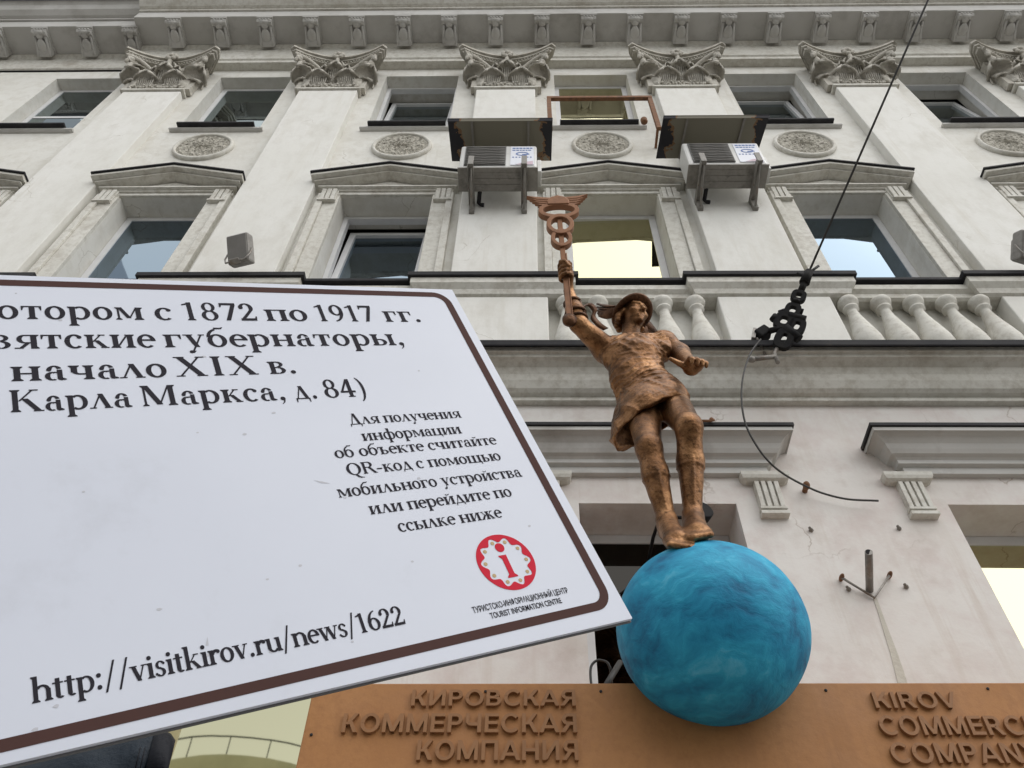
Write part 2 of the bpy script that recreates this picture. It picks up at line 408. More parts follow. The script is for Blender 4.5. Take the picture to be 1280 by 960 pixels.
# --- the ledge under the second floor: pedestals, rail, balusters, great moulding
ped0 = None
for px in PXP:
    if ped0 is None:
        m = MB(); m.box(px-.52, px+.52, 4.24, W+.02, 7.06, 8.12); ped0 = obj('pedestal', m, M['pilaster'], bld, bevel=.012)
        m = MB(); m.moulding(px, .52, W+.02, [(.165,8.123),(.20,8.14),(.215,8.20),(.26,8.25),(.26,8.335)]); obj('cap_moulding', m, M['trim'], ped0)
        m = MB(); m.moulding(px, .52, W+.02, [(.285,8.338),(.29,8.338),(.29,8.395),(.12,8.43)]); obj('flashing', m, M['flash'], ped0)
    else: copy(ped0, bld, np.array([px-PXP[0],0,0]))
for a, b in zip(PX, PX[1:]):
    mb = MB(); mb.prism([(W+.02,8.12),(4.30,8.12),(4.27,8.14),(4.27,8.20),(4.23,8.23),(4.23,8.30),(W+.02,8.34)], a+.70, b-.70); obj('balustrade_rail', mb, M['trim'], bld)
    mb = MB(); mb.box(a+.72, b-.72, 4.26, 4.36, 7.07, 7.13); obj('balustrade_base', mb, M['trim'], bld)
BAL = [(.075,0),(.075,.04),(.06,.05),(.055,.09),(.085,.13),(.118,.20),(.130,.28),(.125,.36),(.105,.47),(.078,.60),(.055,.72),(.046,.80),(.048,.83),(.072,.845),(.072,.865),(.055,.875),(.058,.89),(.088,.92),(.097,.955),(.088,.985),(.06,1.0)]
bal0 = None
for a, b in zip(PX, PX[1:]):
    for i in range(5):
        loc = np.array([(a+b)/2 - .02 + (i-2)*.30, 4.30, 7.125])
        if bal0 is None:
            m = MB(); m.lathe(BAL, loc, n=24); bal0 = obj('baluster', m, M['trim'], bld, base=True)
            first = loc
        else: copy(bal0, bld, loc-first)
mb = MB(); mb.prism([(W+.1,6.74),(4.34,6.74),(4.34,6.78),(4.30,6.79),(4.27,6.81),(4.235,6.87),(4.22,6.93),(4.19,6.985),(4.14,7.005),(4.10,7.01),(4.10,7.045),(4.07,7.05),(4.07,7.13-.03),(W+.1,7.10)], XL, XR)
for i in range(len(mb.sm)): mb.sm[i] = False
obj('ledge_moulding', mb, M['trim'], bld)
m = MB(); m.prism([(W-.04,7.103),(4.02,7.103),(4.02,7.052),(4.015,7.062),(4.012,7.120),(W-.04,7.135)], XL, XR)
ob = obj('ledge_flashing', m, M['flash'], bld)

# --- windows
def win_mb(hw, z0, z1, y, fw=.07, mull=None):
    m = MB()
    m.box(-hw, -hw+fw, y, y+.08, z0, z1); m.box(hw-fw, hw, y, y+.08, z0, z1)
    m.box(-hw+fw, hw-fw, y, y+.08, z1-fw, z1); m.box(-hw+fw, hw-fw, y, y+.08, z0, z0+fw)
    if mull: m.box(-hw+fw, hw-fw, y+.005, y+.075, z0+mull-.03, z0+mull+.03)
    return m
def window(x, hw, z0, z1, rec, g, tilt=0, tr=None, sill=None, mull=None, skew=0):
    """frame (with a tilted sash where the photo shows one), pane and sill"""
    y = W + rec
    f = MB(); fr = win_mb(hw-.004, z0+.004, z1-.004, 0, .055 if tilt else .075, mull)
    f.add([(p[0]+x, p[1]+y, p[2]) for p in fr.v], fr.f)
    w_ = obj('window', f, M['pvc'], bld)
    if tilt:
        s = win_mb(hw-.06, 0, z1-z0-.12, -.04, .07)
        c, sn = math.cos(rad(tilt)), math.sin(rad(tilt))
        s2 = MB(); s2.add([(p[0]+x, y+.05+p[1]*c+p[2]*sn, z0+.06+p[2]*c-p[1]*sn) for p in s.v], s.f); obj('sash', s2, M['pvc'], w_)
        h = z1-z0-.19
        q = MB(); q.add([(x-hw+.12, y+.05+.07*sn, z0+.13),(x+hw-.12, y+.05+.07*sn, z0+.13),(x+hw-.12, y+.05+h*sn, z0+.06+h*c),(x-hw+.12, y+.05+h*sn, z0+.06+h*c)], [(0,1,2,3)])
        obj('pane', q, M[g], w_)
    else:
        q = MB(); q.box(x-hw+.075, x+hw-.075, y+.012, y+.03, z0+.079, z1-.079)
        q.v = [(a, b+.02*abs(skew)/.04-skew*(a-x), c) for a, b, c in q.v]      # pane angle made up to turn the hood's dark reflection aside
        obj('pane', q, M[g], w_)
    if sill: sill(x, w_)
    return w_
def sill3(x, par):
    m = MB(); m.box(x-.53, x+.53, W-.12, W+.2, Z3[0]+.035, Z3[0]+.075); obj('sill', m, M['flash'], par, bevel=.006)
    m = MB(); m.moulding(x, .58, W+.003, [(.03,Z3[0]-.015),(.05,Z3[0]-.005),(.06,Z3[0]+.0),(.06,Z3[0]+.032)]); obj('sill_moulding', m, M['cornice'], par)
def sill2(x, par):
    m = MB(); m.box(x-.55, x+.55, W-.20, W+.25, Z2[0]+.004, Z2[0]+.05); obj('sill', m, M['flash'], par, bevel=.006)
ks = list(range(-4, 5))
for k, x in zip(ks, WX):
    t3 = {-2: 0, -1: 6, 0: 0, 1: 6, 2: 7}.get(k, 0); t2 = {-1: 5}.get(k, 0)
    window(x, H3, Z3[0]+.05, Z3[1], .18, 'glass_gold' if k == 0 else 'glass_dim', t3, sill=sill3, mull=1.0 if k == -3 else None)
    window(x, H2, Z2[0]+.05, Z2[1], .25, 'glass_gold' if k == 0 else 'glass', t2, sill=sill2, skew=.026 if k == 0 else 0)
    window(x-.03, H1, Z1[0], Z1[1], .34, 'glass_gold' if k in (-1,1) else 'glass_dark')

# --- casings, brackets and pediments of the second floor windows, medallions above
def ped_parts(x):
    par = empty('window_surround', (x, W, Z2[1]), bld)
    m = MB()
    for s in (-1,1):
        a, b = sorted((x+s*(H2+.002), x+s*(H2+.17))); m.box(a, b, W-.045, W+.01, 8.42, 10.47)
        a, b = sorted((x+s*(H2+.172), x+s*(H2+.25))); m.box(a, b, W-.075, W+.01, 8.42, 10.47)
    m.box(x-H2-.25, x+H2+.25, W-.035, W+.01, 10.503, 10.56)
    obj('casing', m, M['trim'], par, bevel=.006)
    m = MB()
    for s in (-1,1):
        c = x+s*(H2+.13)
        for j in (-1,0,1): m.box(c+j*.062-.024, c+j*.062+.024, W-.085, W+.01, 10.30, 10.56)
        m.box(c-.10, c+.10, W-.06, W+.01, 10.33, 10.56); m.box(c-.105, c+.105, W-.095, W+.01, 10.268, 10.298)
        br = obj('bracket', m, M['trim'], par, bevel=.004); m = MB()
    m = MB(); m.moulding(x, .72, W+.003, [(.06,10.562),(.06,10.585),(.10,10.592),(.10,10.618)])
    obj('architrave', m, M['trim'], par)
    # tympanum and the two sloping cornices with their flashing
    HW, z0, rise = .79, 10.622, .255
    m = MB(); m.plate([(-.72,z0),(.72,z0),(0,z0+rise*.9)], (x,0,0), (1,0,0), (0,0,1), (0,1,0), W-.03, W+.01); obj('tympanum', m, M['trim'], par)
    m = MB(); mf = MB()
    for s in (-1,1):
        def sw(d0, d1, o0, o1, mm):
            mm.plate([(s*(HW+d0*.5),z0+o0),(0,z0+rise+o0),(0,z0+rise+o1),(s*(HW+d0*.5),z0+o1)], (x,0,0), (1,0,0), (0,0,1), (0,1,0), W-d0, W+.02+d1)
        sw(.15,0,-.0,.028,m); sw(.215,-.01,.03,.072,m); sw(.24,-.015,.075,.098,mf)
    obj('raking_cornice', m, M['trim'], par); obj('flashing', mf, M['flash'], par)
    return par
sur0 = None; med0 = None
for x in WX:
    if sur0 is None:
        sur0 = ped_parts(x)
    else: copy(sur0, bld, np.array([x-WX[0],0,0]))
for x in WX[2:]:
    if med0 is None:
        m = MB(); m.lathe([(.345,-.02),(.345,.035),(.355,.05),(.378,.05),(.395,.03),(.395,-.02)], (x,W,11.93), ax=(0,-1,0), n=48)
        med0 = obj('medallion', m, M['trim'], bld)
        m = MB(); R_, A_ = 14, 56
        rng = random.Random(3)
        vs = [(x, W-.02, 11.93)]; fs = []
        for i in range(1, R_+1):
            for k in range(A_):
                a = 2*math.pi*k/A_; r = .35*i/R_
                vs.append((x+r*math.cos(a), W-.02-rng.random()*.022*(i < R_), 11.93+r*math.sin(a)))
        for k in range(A_): fs.append((0,1+k,1+(k+1)%A_))
        for i in range(R_-1):
            for k in range(A_): fs.append((1+i*A_+k, 1+(i+1)*A_+k, 1+(i+1)*A_+(k+1)%A_, 1+i*A_+(k+1)%A_))
        m.add(vs, fs); obj('pebble_infill', m, M['pebble'], med0)
    else: copy(med0, bld, np.array([x-WX[2],0,0]))

# --- hoods over the ground floor windows, on fluted brackets
hood0 = None
for x in WX:
    if hood0 is None:
        m = MB(); m.moulding(x, .76, W+.003, [(.05,5.93),(.05,5.99),(.085,6.0),(.085,6.035),(.10,6.05),(.13,6.06),(.15,6.09),(.165,6.13),(.20,6.17),(.24,6.19),(.25,6.18),(.25,6.215)])
        hood0 = obj('window_hood', m, M['cornice'], bld)
        m = MB(); m.moulding(x, .76, W+.003, [(.265,6.22),(.265,6.25),(.02,6.30)]); obj('flashing', m, M['flash'], hood0)
        for s in (-1,1):
            c = x+s*.79-.02; m = MB()
            m.moulding(c, .09, W+.003, [(.05,5.845),(.075,5.86),(.085,5.885),(.085,5.92)])
            m.box(c-.088, c+.088, W-.03, W+.01, 5.56, 5.845)
            for j in range(4): m.box(c-.086+j*.0465, c-.086+j*.0465+.032, W-.055, W-.03, 5.60, 5.845)
            m.box(c-.094, c+.094, W-.06, W+.01, 5.575, 5.597); m.box(c-.098, c+.098, W-.065, W+.01, 5.525, 5.555)
            obj('fluted_bracket', m, M['trim'], hood0, bevel=.003)
    else: copy(hood0, bld, np.array([x-WX[0],0,0]))
# ================================================================== THE STREET (setting)
M['asphalt'] = mat('asphalt', (.045,.045,.047), (.065,.064,.063), 4, .9, bump=.004, bscale=60, coords='World')
M['paving'] = mat('paving', (.24,.23,.22), (.30,.29,.275), 2, .85, bump=.003, bscale=30, coords='World', dirt=(.15,.14,.13))
m = MB(); m.add([(-400,-400,-.12),(400,-400,-.12),(400,400,-.12),(-400,400,-.12)], [(0,1,2,3)]); tag(obj('ground', m, M['paving']), None, None, kind='structure')
m = MB(); m.add([(-400,-11,-.116),(400,-11,-.116),(400,-2.5,-.116),(-400,-2.5,-.116)], [(0,1,2,3)]); tag(obj('road', m, M['asphalt']), None, None, kind='structure')
m = MB(); m.box(-60,60,-2.5,W-.095,-.11,0); tag(obj('pavement', m, M['paving']), None, None, kind='structure')
# house on the other side of the street: only its barrel roof shows, mirrored in the lower left window
opp = tag(empty('opposite_building', (-8,-16,-.12)), 'pale building across the street with railed barrel roof, mirrored in the lower left window', 'building')
m = MB(); m.box(-26,22,-26,-16,-.11,9.2); obj('wall', m, M['stucco'], opp)
m = MB(); m.box(-26.3,22.3,-26.3,-15.7,9.203,9.6); obj('cornice', m, M['cornice'], opp)
m = MB(); m.prism([(-24,9.604),(-17.5,9.604),(-20.5,11.2)], -25, 21); obj('roof', m, M['lead'], opp)
M['straw'] = mat('barrel_roof_sheet', (.50,.49,.36), (.58,.56,.42), 2, .7)
arc = [(-9.5+6.5*math.cos(a), 9.6+4.6*math.sin(a)) for a in [math.pi*i/28 for i in range(29)]]
m = MB(); m.plate(arc, (0,0,0), (1,0,0), (0,0,1), (0,1,0), -23, -15.6); obj('barrel_roof', m, M['straw'], opp)
m = MB()
arc2 = [(-9.5+6.5*math.cos(a), -15.8, 10.2+4.7*math.sin(a)) for a in [math.pi*(i+2)/32 for i in range(29)]]
m.tube(arc2, .025, 6)
for p in arc2[::2]: m.tube([(p[0],p[1],p[2]-.75), p], .018, 6)
obj('railing', m, M['flash'], opp)
for i in range(9):
    for z in (1.5, 5.6):
        m = MB(); m.box(-24+i*5.2, -22.4+i*5.2, -16.02, -15.985, z, z+2.3); obj('window', m, M['glass_dim'], opp)

# ================================================================== SIGN BOARD WITH RAISED LETTERING
M['board'] = mat('brown_painted_board', (.40,.185,.062), (.36,.16,.052), 1.6, .6, rough2=.75, bump=.002, bscale=22, dirt=(.27,.115,.037), dscale=2.6, dlo=.55, dhi=.85, coords='World', fine=(.34,.15,.05), fscale=26, streak=(.29,.13,.045))
M['letter'] = mat('brown_painted_letter', (.29,.135,.05), (.25,.115,.042), 6, .65, bump=.001, bscale=30, coords='World')
SG = 3.50
sign = tag(empty('sign_board', (.9, 3.9, 2.6)), 'long ochre brown board over the entrance with raised company lettering in two languages', 'sign')
zL, zR = 3.70, 3.735
m = MB(); x0, x1 = -1.0, 3.0
m.add([(x0,SG,2.6),(x1,SG,2.6),(x1,SG,zR+.006),(x0,SG,zL),(x0,W-.1,2.6),(x1,W-.1,2.6),(x1,W-.1,zR+.006),(x0,W-.1,zL)],
      [(0,1,2,3),(5,4,7,6),(4,0,3,7),(1,5,6,2),(3,2,6,7),(4,5,1,0)])
obj('panel', m, M['board'], sign, bevel=.006)
for x, z in ((-.962,3.45),(-.955,3.02),(-.2,3.665),(.33,3.67),(1.36,3.685),(1.36,3.0),(2.1,3.70),(2.9,3.70)):
    m = MB(); m.lathe([(.007,0),(.007,.003),(.004,.005)], (x,SG-.0005,z), ax=(0,-1,0), n=10); obj('screw', m, M['flash'], sign)

def font_mb(text, offset=.0, ext=.0, shear=0):
    """outline of a line of sans lettering as flat geometry with depth, in letter-height units"""
    cu = bpy.data.curves.new('t', 'FONT'); cu.body = text; cu.size = 1; cu.offset = offset; cu.extrude = ext; cu.resolution_u = 4; cu.shear = shear
    o = bpy.data.objects.new('t', cu); COL.objects.link(o)
    dg = bpy.context.evaluated_depsgraph_get(); me = o.evaluated_get(dg).to_mesh()
    vs = [tuple(v.co) for v in me.vertices]; fs = [tuple(p.vertices) for p in me.polygons]
    o.evaluated_get(dg).to_mesh_clear(); bpy.data.objects.remove(o); bpy.data.curves.remove(cu)
    return vs, fs
# block capitals 700 high drawn from straight and curved strokes
CW, CH = 128, 112
def rc(x0, x1, y0, y1): return [[(x0,y0),(x1,y0),(x1,y1),(x0,y1)]]
def di(x0, y0, x1, y1, w=CW*1.12): return [[(x0,y0),(x0+w,y0),(x1+w,y1),(x1,y1)]]
def bow(cx, cy, rx, ry, a0, a1, tx=CW, ty=CH):
    n = max(6, int(abs(a1-a0)/10)); P = lambda a, u, v: (cx+(rx-u)*math.cos(rad(a)), cy+(ry-v)*math.sin(rad(a))); o = []
    for i in range(n):
        p, q = a0+(a1-a0)*i/n, a0+(a1-a0)*(i+1)/n; o.append([P(p,0,0),P(q,0,0),P(q,tx,ty),P(p,tx,ty)])
    return o
BC = {}
BC['К'] = BC['K'] = (640, rc(60,60+CW,0,700) + di(150,290,430,700) + di(455,0,255,400))
BC['И'] = (700, rc(60,60+CW,0,700) + rc(510,510+CW,0,700) + di(90,30,470,670,CW*1.05))
BC['Р'] = BC['P'] = (610, rc(60,60+CW,0,700) + rc(150,340,700-CH,700) + rc(150,340,270,270+CH) + bow(340,485,215,215,-90,90))
BC['О'] = BC['O'] = (740, bow(370,350,330,365,0,360,CW,CH))
BC['В'] = (650, rc(60,60+CW,0,700) + rc(150,350,700-CH,700) + rc(150,360,310,310+CH) + rc(150,360,0,CH) + bow(340,518,200,182,-80,90) + bow(360,211,230,211,-90,90))
BC['С'] = BC['C'] = (690, bow(370,350,330,365,42,318,CW,CH))
BC['А'] = BC['A'] = (700, di(10,0,275,700,CW) + di(560,0,295,700,CW) + rc(170,530,150,150+CH*.95))
BC['Я'] = (640, rc(450,450+CW,0,700) + rc(290,460,700-CH,700) + rc(290,460,270,270+CH) + bow(290,485,215,215,90,270) + di(30,0,230,300,CW*1.15))
BC['М'] = BC['M'] = (820, rc(60,60+CW*.95,0,700) + rc(640,640+CW*.95,0,700) + di(345,30,80,690,CW) + di(345,30,610,690,CW))
BC['Е'] = BC['E'] = (580, rc(60,60+CW,0,700) + rc(150,530,0,CH) + rc(150,500,300,300+CH) + rc(150,530,700-CH,700))
BC['Ч'] = (650, rc(460,460+CW,0,700) + rc(60,60+CW,420,700) + bow(270,430,210,190,180,275) + rc(270,480,240,240+CH))
BC['П'] = (690, rc(60,60+CW,0,700) + rc(500,500+CW,0,700) + rc(150,520,700-CH,700))
BC['Н'] = (690, rc(60,60+CW,0,700) + rc(500,500+CW,0,700) + rc(150,520,300,300+CH))
BC['N'] = (700, rc(60,60+CW,0,700) + rc(510,510+CW,0,700) + di(470,30,90,670,CW*1.05))
BC['I'] = (250, rc(60,60+CW,0,700)); BC['L'] = (560, rc(60,60+CW,0,700) + rc(150,520,0,CH))
BC['R'] = (670, BC['Р'][1] + di(470,0,270,320,CW*1.15))
BC['V'] = (660, di(265,0,5,700,CW) + di(265,0,520,700,CW)); BC['Y'] = (650, rc(262,262+CW,0,330) + di(262,280,5,700,CW) + di(262,280,515,700,CW))
def raised_line(text, xl, xr, z, h):
    x, L_ = 0, []
    for c in text: L_.append((c, x)); x += BC[c][0]
    sx = (xr-xl)/(x-90); m = MB()
    for i_, (c, x0) in enumerate(L_):
        for i, p in enumerate(BC[c][1]):
            pts = []
            for q in p:
                X = xl+(x0+q[0]-55)*sx; pts.append((X, z+q[1]*h/700+X*.009))
            m.plate(pts, (0,0,0), (1,0,0), (0,0,1), (0,-1,0), -SG+.001, -SG+.019+(i % 6)*.00012)
    return obj('lettering', m, M['letter'], sign)
raised_line('КИРОВСКАЯ', -.535, .215, 3.588, .078)
raised_line('КОММЕРЧЕСКАЯ', -.83, .215, 3.462, .088)
raised_line('КОМПАНИЯ', -.485, .216, 3.338, .088)
raised_line('KIROV', 1.555, 1.925, 3.578, .078)
raised_line('COMMERCIAL', 1.545, 2.36, 3.452, .088)
raised_line('COMPANY', 1.553, 2.19, 3.328, .088)

# ================================================================== GLOBE
def globe_mat():
    m = bpy.data.materials.new('brushed_blue_paint'); m.use_nodes = True; t = m.node_tree; N, L = t.nodes, t.links; p = N['Principled BSDF']
    tc = N.new('ShaderNodeTexCoord')
    n0 = N.new('ShaderNodeTexNoise'); n0.inputs['Scale'].default_value = 3.0; n0.inputs['Detail'].default_value = 3; L.new(tc.outputs['Object'], n0.inputs[0])
    vm = N.new('ShaderNodeVectorMath'); vm.operation = 'MULTIPLY_ADD'; vm.inputs[1].default_value = (.3,.3,.3); L.new(n0.outputs['Color'], vm.inputs[0]); L.new(tc.outputs['Object'], vm.inputs[2])
    mp = N.new('ShaderNodeMapping'); mp.inputs['Scale'].default_value = (4.5,4.5,7.5); mp.inputs['Rotation'].default_value = (.5,.6,.2); L.new(vm.outputs[0], mp.inputs[0])
    n1 = N.new('ShaderNodeTexNoise'); n1.inputs['Scale'].default_value = 1.0; n1.inputs['Detail'].default_value = 8; n1.inputs['Roughness'].default_value = .62; L.new(mp.outputs[0], n1.inputs[0])
    r = N.new('ShaderNodeValToRGB'); e = r.color_ramp.elements
    e[0].position = .30; e[0].color = (.009,.095,.20,1); e[1].position = .78; e[1].color = (.15,.52,.70,1)
    x = e.new(.46); x.color = (.015,.23,.40,1); x = e.new(.60); x.color = (.028,.34,.53,1)
    L.new(n1.outputs['Fac'], r.inputs[0]); L.new(r.outputs[0], p.inputs['Base Color'])
    b = N.new('ShaderNodeBump'); b.inputs['Distance'].default_value = .011; L.new(n1.outputs['Fac'], b.inputs['Height']); L.new(b.outputs[0], p.inputs['Normal'])
    p.inputs['Roughness'].default_value = .6; p.inputs['Specular IOR Level'].default_value = .25; return m
M['globe'] = globe_mat()
GC, GR = np.array([.843, 3.30, 3.862]), .428
from mathutils import noise as mnoise
m = MB(); m.ell((0,0,0), (GR*1.02,GR*.97,GR*.95), 80)
m.v = [tuple(np.array(v)*(1+.012*mnoise.noise(Vector(v)*4)+.003*mnoise.noise(Vector(v)*13)) + GC) for v in m.v]
tag(obj('globe', m, M['globe'], org=GC), 'large hand painted blue ball set into the brown sign board, carrying the statue', 'globe')

# ================================================================== AIR CONDITIONERS AND THEIR SHEET METAL HOODS
M['ac'] = mat('ac_white_casing', (.66,.655,.63), (.60,.595,.565), 5, .45, dirt=(.36,.34,.30), dscale=4, dlo=.58, dhi=.85)
M['ac_tray'] = mat('ac_grey_underside', (.24,.225,.20), (.31,.295,.265), 7, .7, dirt=(.10,.09,.08), dscale=6, dlo=.5, dhi=.8)  # tray below the casing: darker grey brown with random mottling
M['grille'] = mat('ac_fan_grille', (.085,.083,.08), (.12,.117,.11), 9, .6)
M['blue_ink'] = mat('sticker_blue', (.10,.17,.40), rough=.5)
M['sticker'] = mat('sticker_white', (.72,.74,.80), rough=.4)
M['pink_ink'] = mat('sticker_faded_corner', (.55,.38,.45), (.62,.5,.55), 9, .5)
M['steel'] = mat('painted_steel_arm', (.19,.18,.16), (.25,.235,.21), 12, .6, dirt=(.13,.075,.04), dscale=10, dlo=.55, dhi=.75)
def peel_mat():
    m = bpy.data.materials.new('peeling_hood_paint'); m.use_nodes = True; t = m.node_tree; N, L = t.nodes, t.links; p = N['Principled BSDF']
    tc = N.new('ShaderNodeTexCoord'); sp = N.new('ShaderNodeSeparateXYZ'); L.new(tc.outputs['Object'], sp.inputs[0])
    ab = N.new('ShaderNodeMath'); ab.operation = 'ABSOLUTE'; L.new(sp.outputs[0], ab.inputs[0])
    n = N.new('ShaderNodeTexNoise'); n.inputs['Scale'].default_value = 5; n.inputs['Detail'].default_value = 5; L.new(tc.outputs['Object'], n.inputs[0])
    a = N.new('ShaderNodeMath'); a.operation = 'MULTIPLY_ADD'; a.inputs[1].default_value = .55; L.new(n.outputs['Fac'], a.inputs[0]); L.new(ab.outputs[0], a.inputs[2])
    r = N.new('ShaderNodeValToRGB'); r.color_ramp.interpolation = 'CONSTANT'; e = r.color_ramp.elements
    e[0].position = 0; e[0].color = (.20,.185,.14,1); e[1].position = .77; e[1].color = (.014,.013,.018,1)
    x = e.new(.745); x.color = (.20,.11,.05,1)
    L.new(a.outputs[0], r.inputs[0]); L.new(r.outputs[0], p.inputs['Base Color']); p.inputs['Roughness'].default_value = .7; return m
M['peel'] = peel_mat()
def ac_unit(label, hlabel, x, dz, lean, hood_x):
    z0 = 10.09 + dz; y0, y1 = 3.85, 4.12; hw, h = .43, .585
    a = tag(empty('air_conditioner', (x, PF, z0-.03)), label, 'air conditioner', 'air conditioners on the pilasters')
    m = MB(); m.box(x-hw, x+hw, y0, y1, z0, z0+h); obj('casing', m, M['ac'], a, bevel=.025)
    m = MB(); m.box(x-hw-.008, x+hw+.008, y0-.005, y1+.008, z0-.018, z0-.002)
    for i in range(3): m.box(x-hw+.1, x+hw-.1, y0+.05+i*.07, y0+.075+i*.07, z0-.026, z0-.018)
    m.lathe([(.016,0),(.016,.012)], (x+.01,y0+.14,z0-.034), n=10)
    obj('base_tray', m, M['ac_tray'], a, bevel=.004)
    gx0, gx1 = x-hw+.055, x+.085
    m = MB(); m.box(gx0, gx1, y0-.014, y0-.001, z0+.045, z0+h-.045); g = obj('fan_grille', m, M['grille'], a, bevel=.006)
    m = MB()
    for i in range(11): m.tube([(gx0+.012+(gx1-gx0-.024)*j/6, y0-.019, z0+.066+i*.043+.006*math.sin(j*1.9+i*.7)) for j in range(7)], .0085, 5)
    obj('slats', m, mat('ac_slat', (.17,.166,.155), rough=.6) if 'slat' not in M else M['slat'], g)
    sx0, sx1 = x+.135, x+hw-.035
    m = MB(); m.box(sx0, sx1, y0-.008, y0-.001, z0+.05, z0+h-.05); st = obj('sticker', m, M['sticker'], a)
    m = MB()
    rng = random.Random(5)
    for r_, (z, hh) in enumerate(((.47,.03),(.42,.022),(.235,.022))):
        q = sx0+.02
        while q < sx1-.03:
            l = rng.choice((.02,.028,.034)); m.box(q, min(q+l, sx1-.015), y0-.010, y0-.0085, z0+z, z0+z+hh); q += l+(.008 if r_ < 2 else .016)
    o_ = ((sx0+sx1)/2, y0-.0095, z0+.335); 
    E = lambda rx, rz: [(rx*math.cos(k*.2618), rz*math.sin(k*.2618)) for k in range(24)]
    obj('sticker_print', m, M['blue_ink'], st); m = MB()
    m.ring2(E(.072,.048), E(.054,.032), o_, (1,0,0), (0,0,1), (0,-1,0), -.001, .0015)
    m.box(o_[0]+.0, o_[0]+.08, y0-.0105, y0-.0085, z0+.315, z0+.332)
    obj('sticker_emblem', m, M['blue_ink'], st)
    m = MB(); m.plate([(sx0+.06,.055),(sx1-.01,.055),(sx1-.01,.15),(sx0+.14,.11)], (0,0,z0), (1,0,0), (0,0,1), (0,-1,0), -y0+.0085, -y0+.0095); obj('sticker_corner', m, M['pink_ink'], st)
    m = MB(); m.box(x+hw+.001, x+hw+.05, y0+.06, y1-.02, z0+.03, z0+.33); obj('valve_cover', m, M['ac'], a, bevel=.01)
    for s in (-1,1):
        m = MB(); bx = x+s*.29 + (.02*lean if s > 0 else 0)
        m.box(bx-.03, bx+.03, 3.78, PF, z0-.08, z0-.035); m.box(bx-.036, bx-.028, 3.78, PF, z0-.12, z0-.034)
        m.box(bx-.03, bx+.03, PF-.045, PF-.001, z0-.25, z0-.03); m.box(bx-.03, bx+.03, 3.765, 3.78, z0-.09, z0+.12)
        m.tube([(bx,3.82,z0-.08),(bx,PF-.02,z0-.23)], .014, 6)
        obj('bracket_arm', m, M['steel'], a, bevel=.003)
    m = MB(); m.tube([(x-.20,y1-.03,z0+.02),(x-.22,PF-.03,z0-.05),(x-.19,PF-.02,z0-.07),(x-.16,PF-.015,z0-.07)], .024, 8); obj('drain_hose', m, M['flash'], a)
    # hood
    hx = hood_x
    c = tag(empty('sheet_hood', (hx, PF, z0+1.1)), hlabel, 'hood', 'sheet metal hoods over the air conditioners')
    F, Bk = np.array([hx, 3.65, 10.985+dz]), np.array([hx, PF-.004, 11.22+dz])
    d = Bk-F; L_ = np.linalg.norm(d); d /= L_; nn = np.cross((1,0,0), d)
    m = MB(); m.obox((F+Bk)/2, (1,0,0), d, nn, .61, L_/2, .004); m.obox(F+d*.006-nn*.02, (1,0,0), d, nn, .61, .003, .022)
    obj('sheet', m, M['peel'], c)
    for s in (-1,1):
        m = MB(); m.obox((F+Bk)/2+np.array([s*.33,0,0])-nn*.018, (1,0,0), d, nn, .012, L_/2-.02, .013); obj('rib', m, M['steel'], c)
M['slat'] = mat('ac_slat', (.24,.232,.215), rough=.6)
ac_unit('dusty white air conditioner hung on the pilaster left of the raised staff', 'peeling sheet metal hood above the air conditioner left of the staff', -.345, 0, 0, -.34)
ac_unit('white air conditioner with a crooked right arm, right of the bright window', 'peeling sheet metal hood above the air conditioner with the crooked arm', 2.17, .05, 1, 2.165)

# ================================================================== SMALL THINGS ON THE FACADE
M['rust'] = mat('rusty_iron', (.17,.075,.035), (.23,.115,.055), 14, .85, bump=.002, bscale=60, dirt=(.08,.05,.04), dscale=12)
M['iron'] = mat('black_iron', (.010,.010,.012), (.02,.019,.018), 10, .7, bump=.001, bscale=50, spec=.12)
M['wire'] = mat('wire_black', (.035,.033,.03), rough=.6)
M['grey_housing'] = mat('grey_lamp_housing', (.27,.255,.235), (.33,.315,.29), 6, .55, dirt=(.13,.12,.11), dscale=5)
M['lens'] = mat('lamp_lens', (.19,.18,.165), (.23,.22,.205), 8, .5)
M['grey_steel'] = mat('weathered_steel_tube', (.21,.20,.185), (.29,.27,.24), 20, .5, metal=.3, dirt=(.14,.09,.06), dscale=12)

# rusty frame at the sill of the middle top window
fr = tag(empty('rusty_frame', (.95, W, 12.0)), 'rusty iron rail frame before the middle top floor window', 'rail')
A, Bq = np.array(at(686,123,4.1)), np.array(at(812,123,4.1)); Cq = np.array([Bq[0], 4.1, 11.75]); Dq = np.array([A[0], 4.1, 11.75])
m = MB(); m.obox((A+Bq)/2, (1,0,0), (0,1,0), (0,0,1), (Bq[0]-A[0])/2+.028, .026, .03); obj('rail', m, M['rust'], fr)
for p, q in ((A,Dq),(Bq,Cq)):
    m = MB(); m.obox((p+q)/2-np.array([0,0,.012]), (1,0,0), (0,1,0), (0,0,1), .028, .024, (p[2]-q[2])/2-.018); obj('post', m, M['rust'], fr)
    m = MB(); m.obox((q[0],(q[1]+W)/2+.009,q[2]+.12), (1,0,0), (0,1,0), (0,0,1), .015, (W-q[1])/2-.01, .015); obj('wall_arm', m, M['rust'], fr)
m = MB(); q = np.array(at(808,151,4.08)); m.lathe([(.03,0),(.045,.03),(.03,.06),(.045,.09),(.02,.12)], q-np.array([.03,0,.06]), n=12); obj('insulator', m, M['rust'], fr)

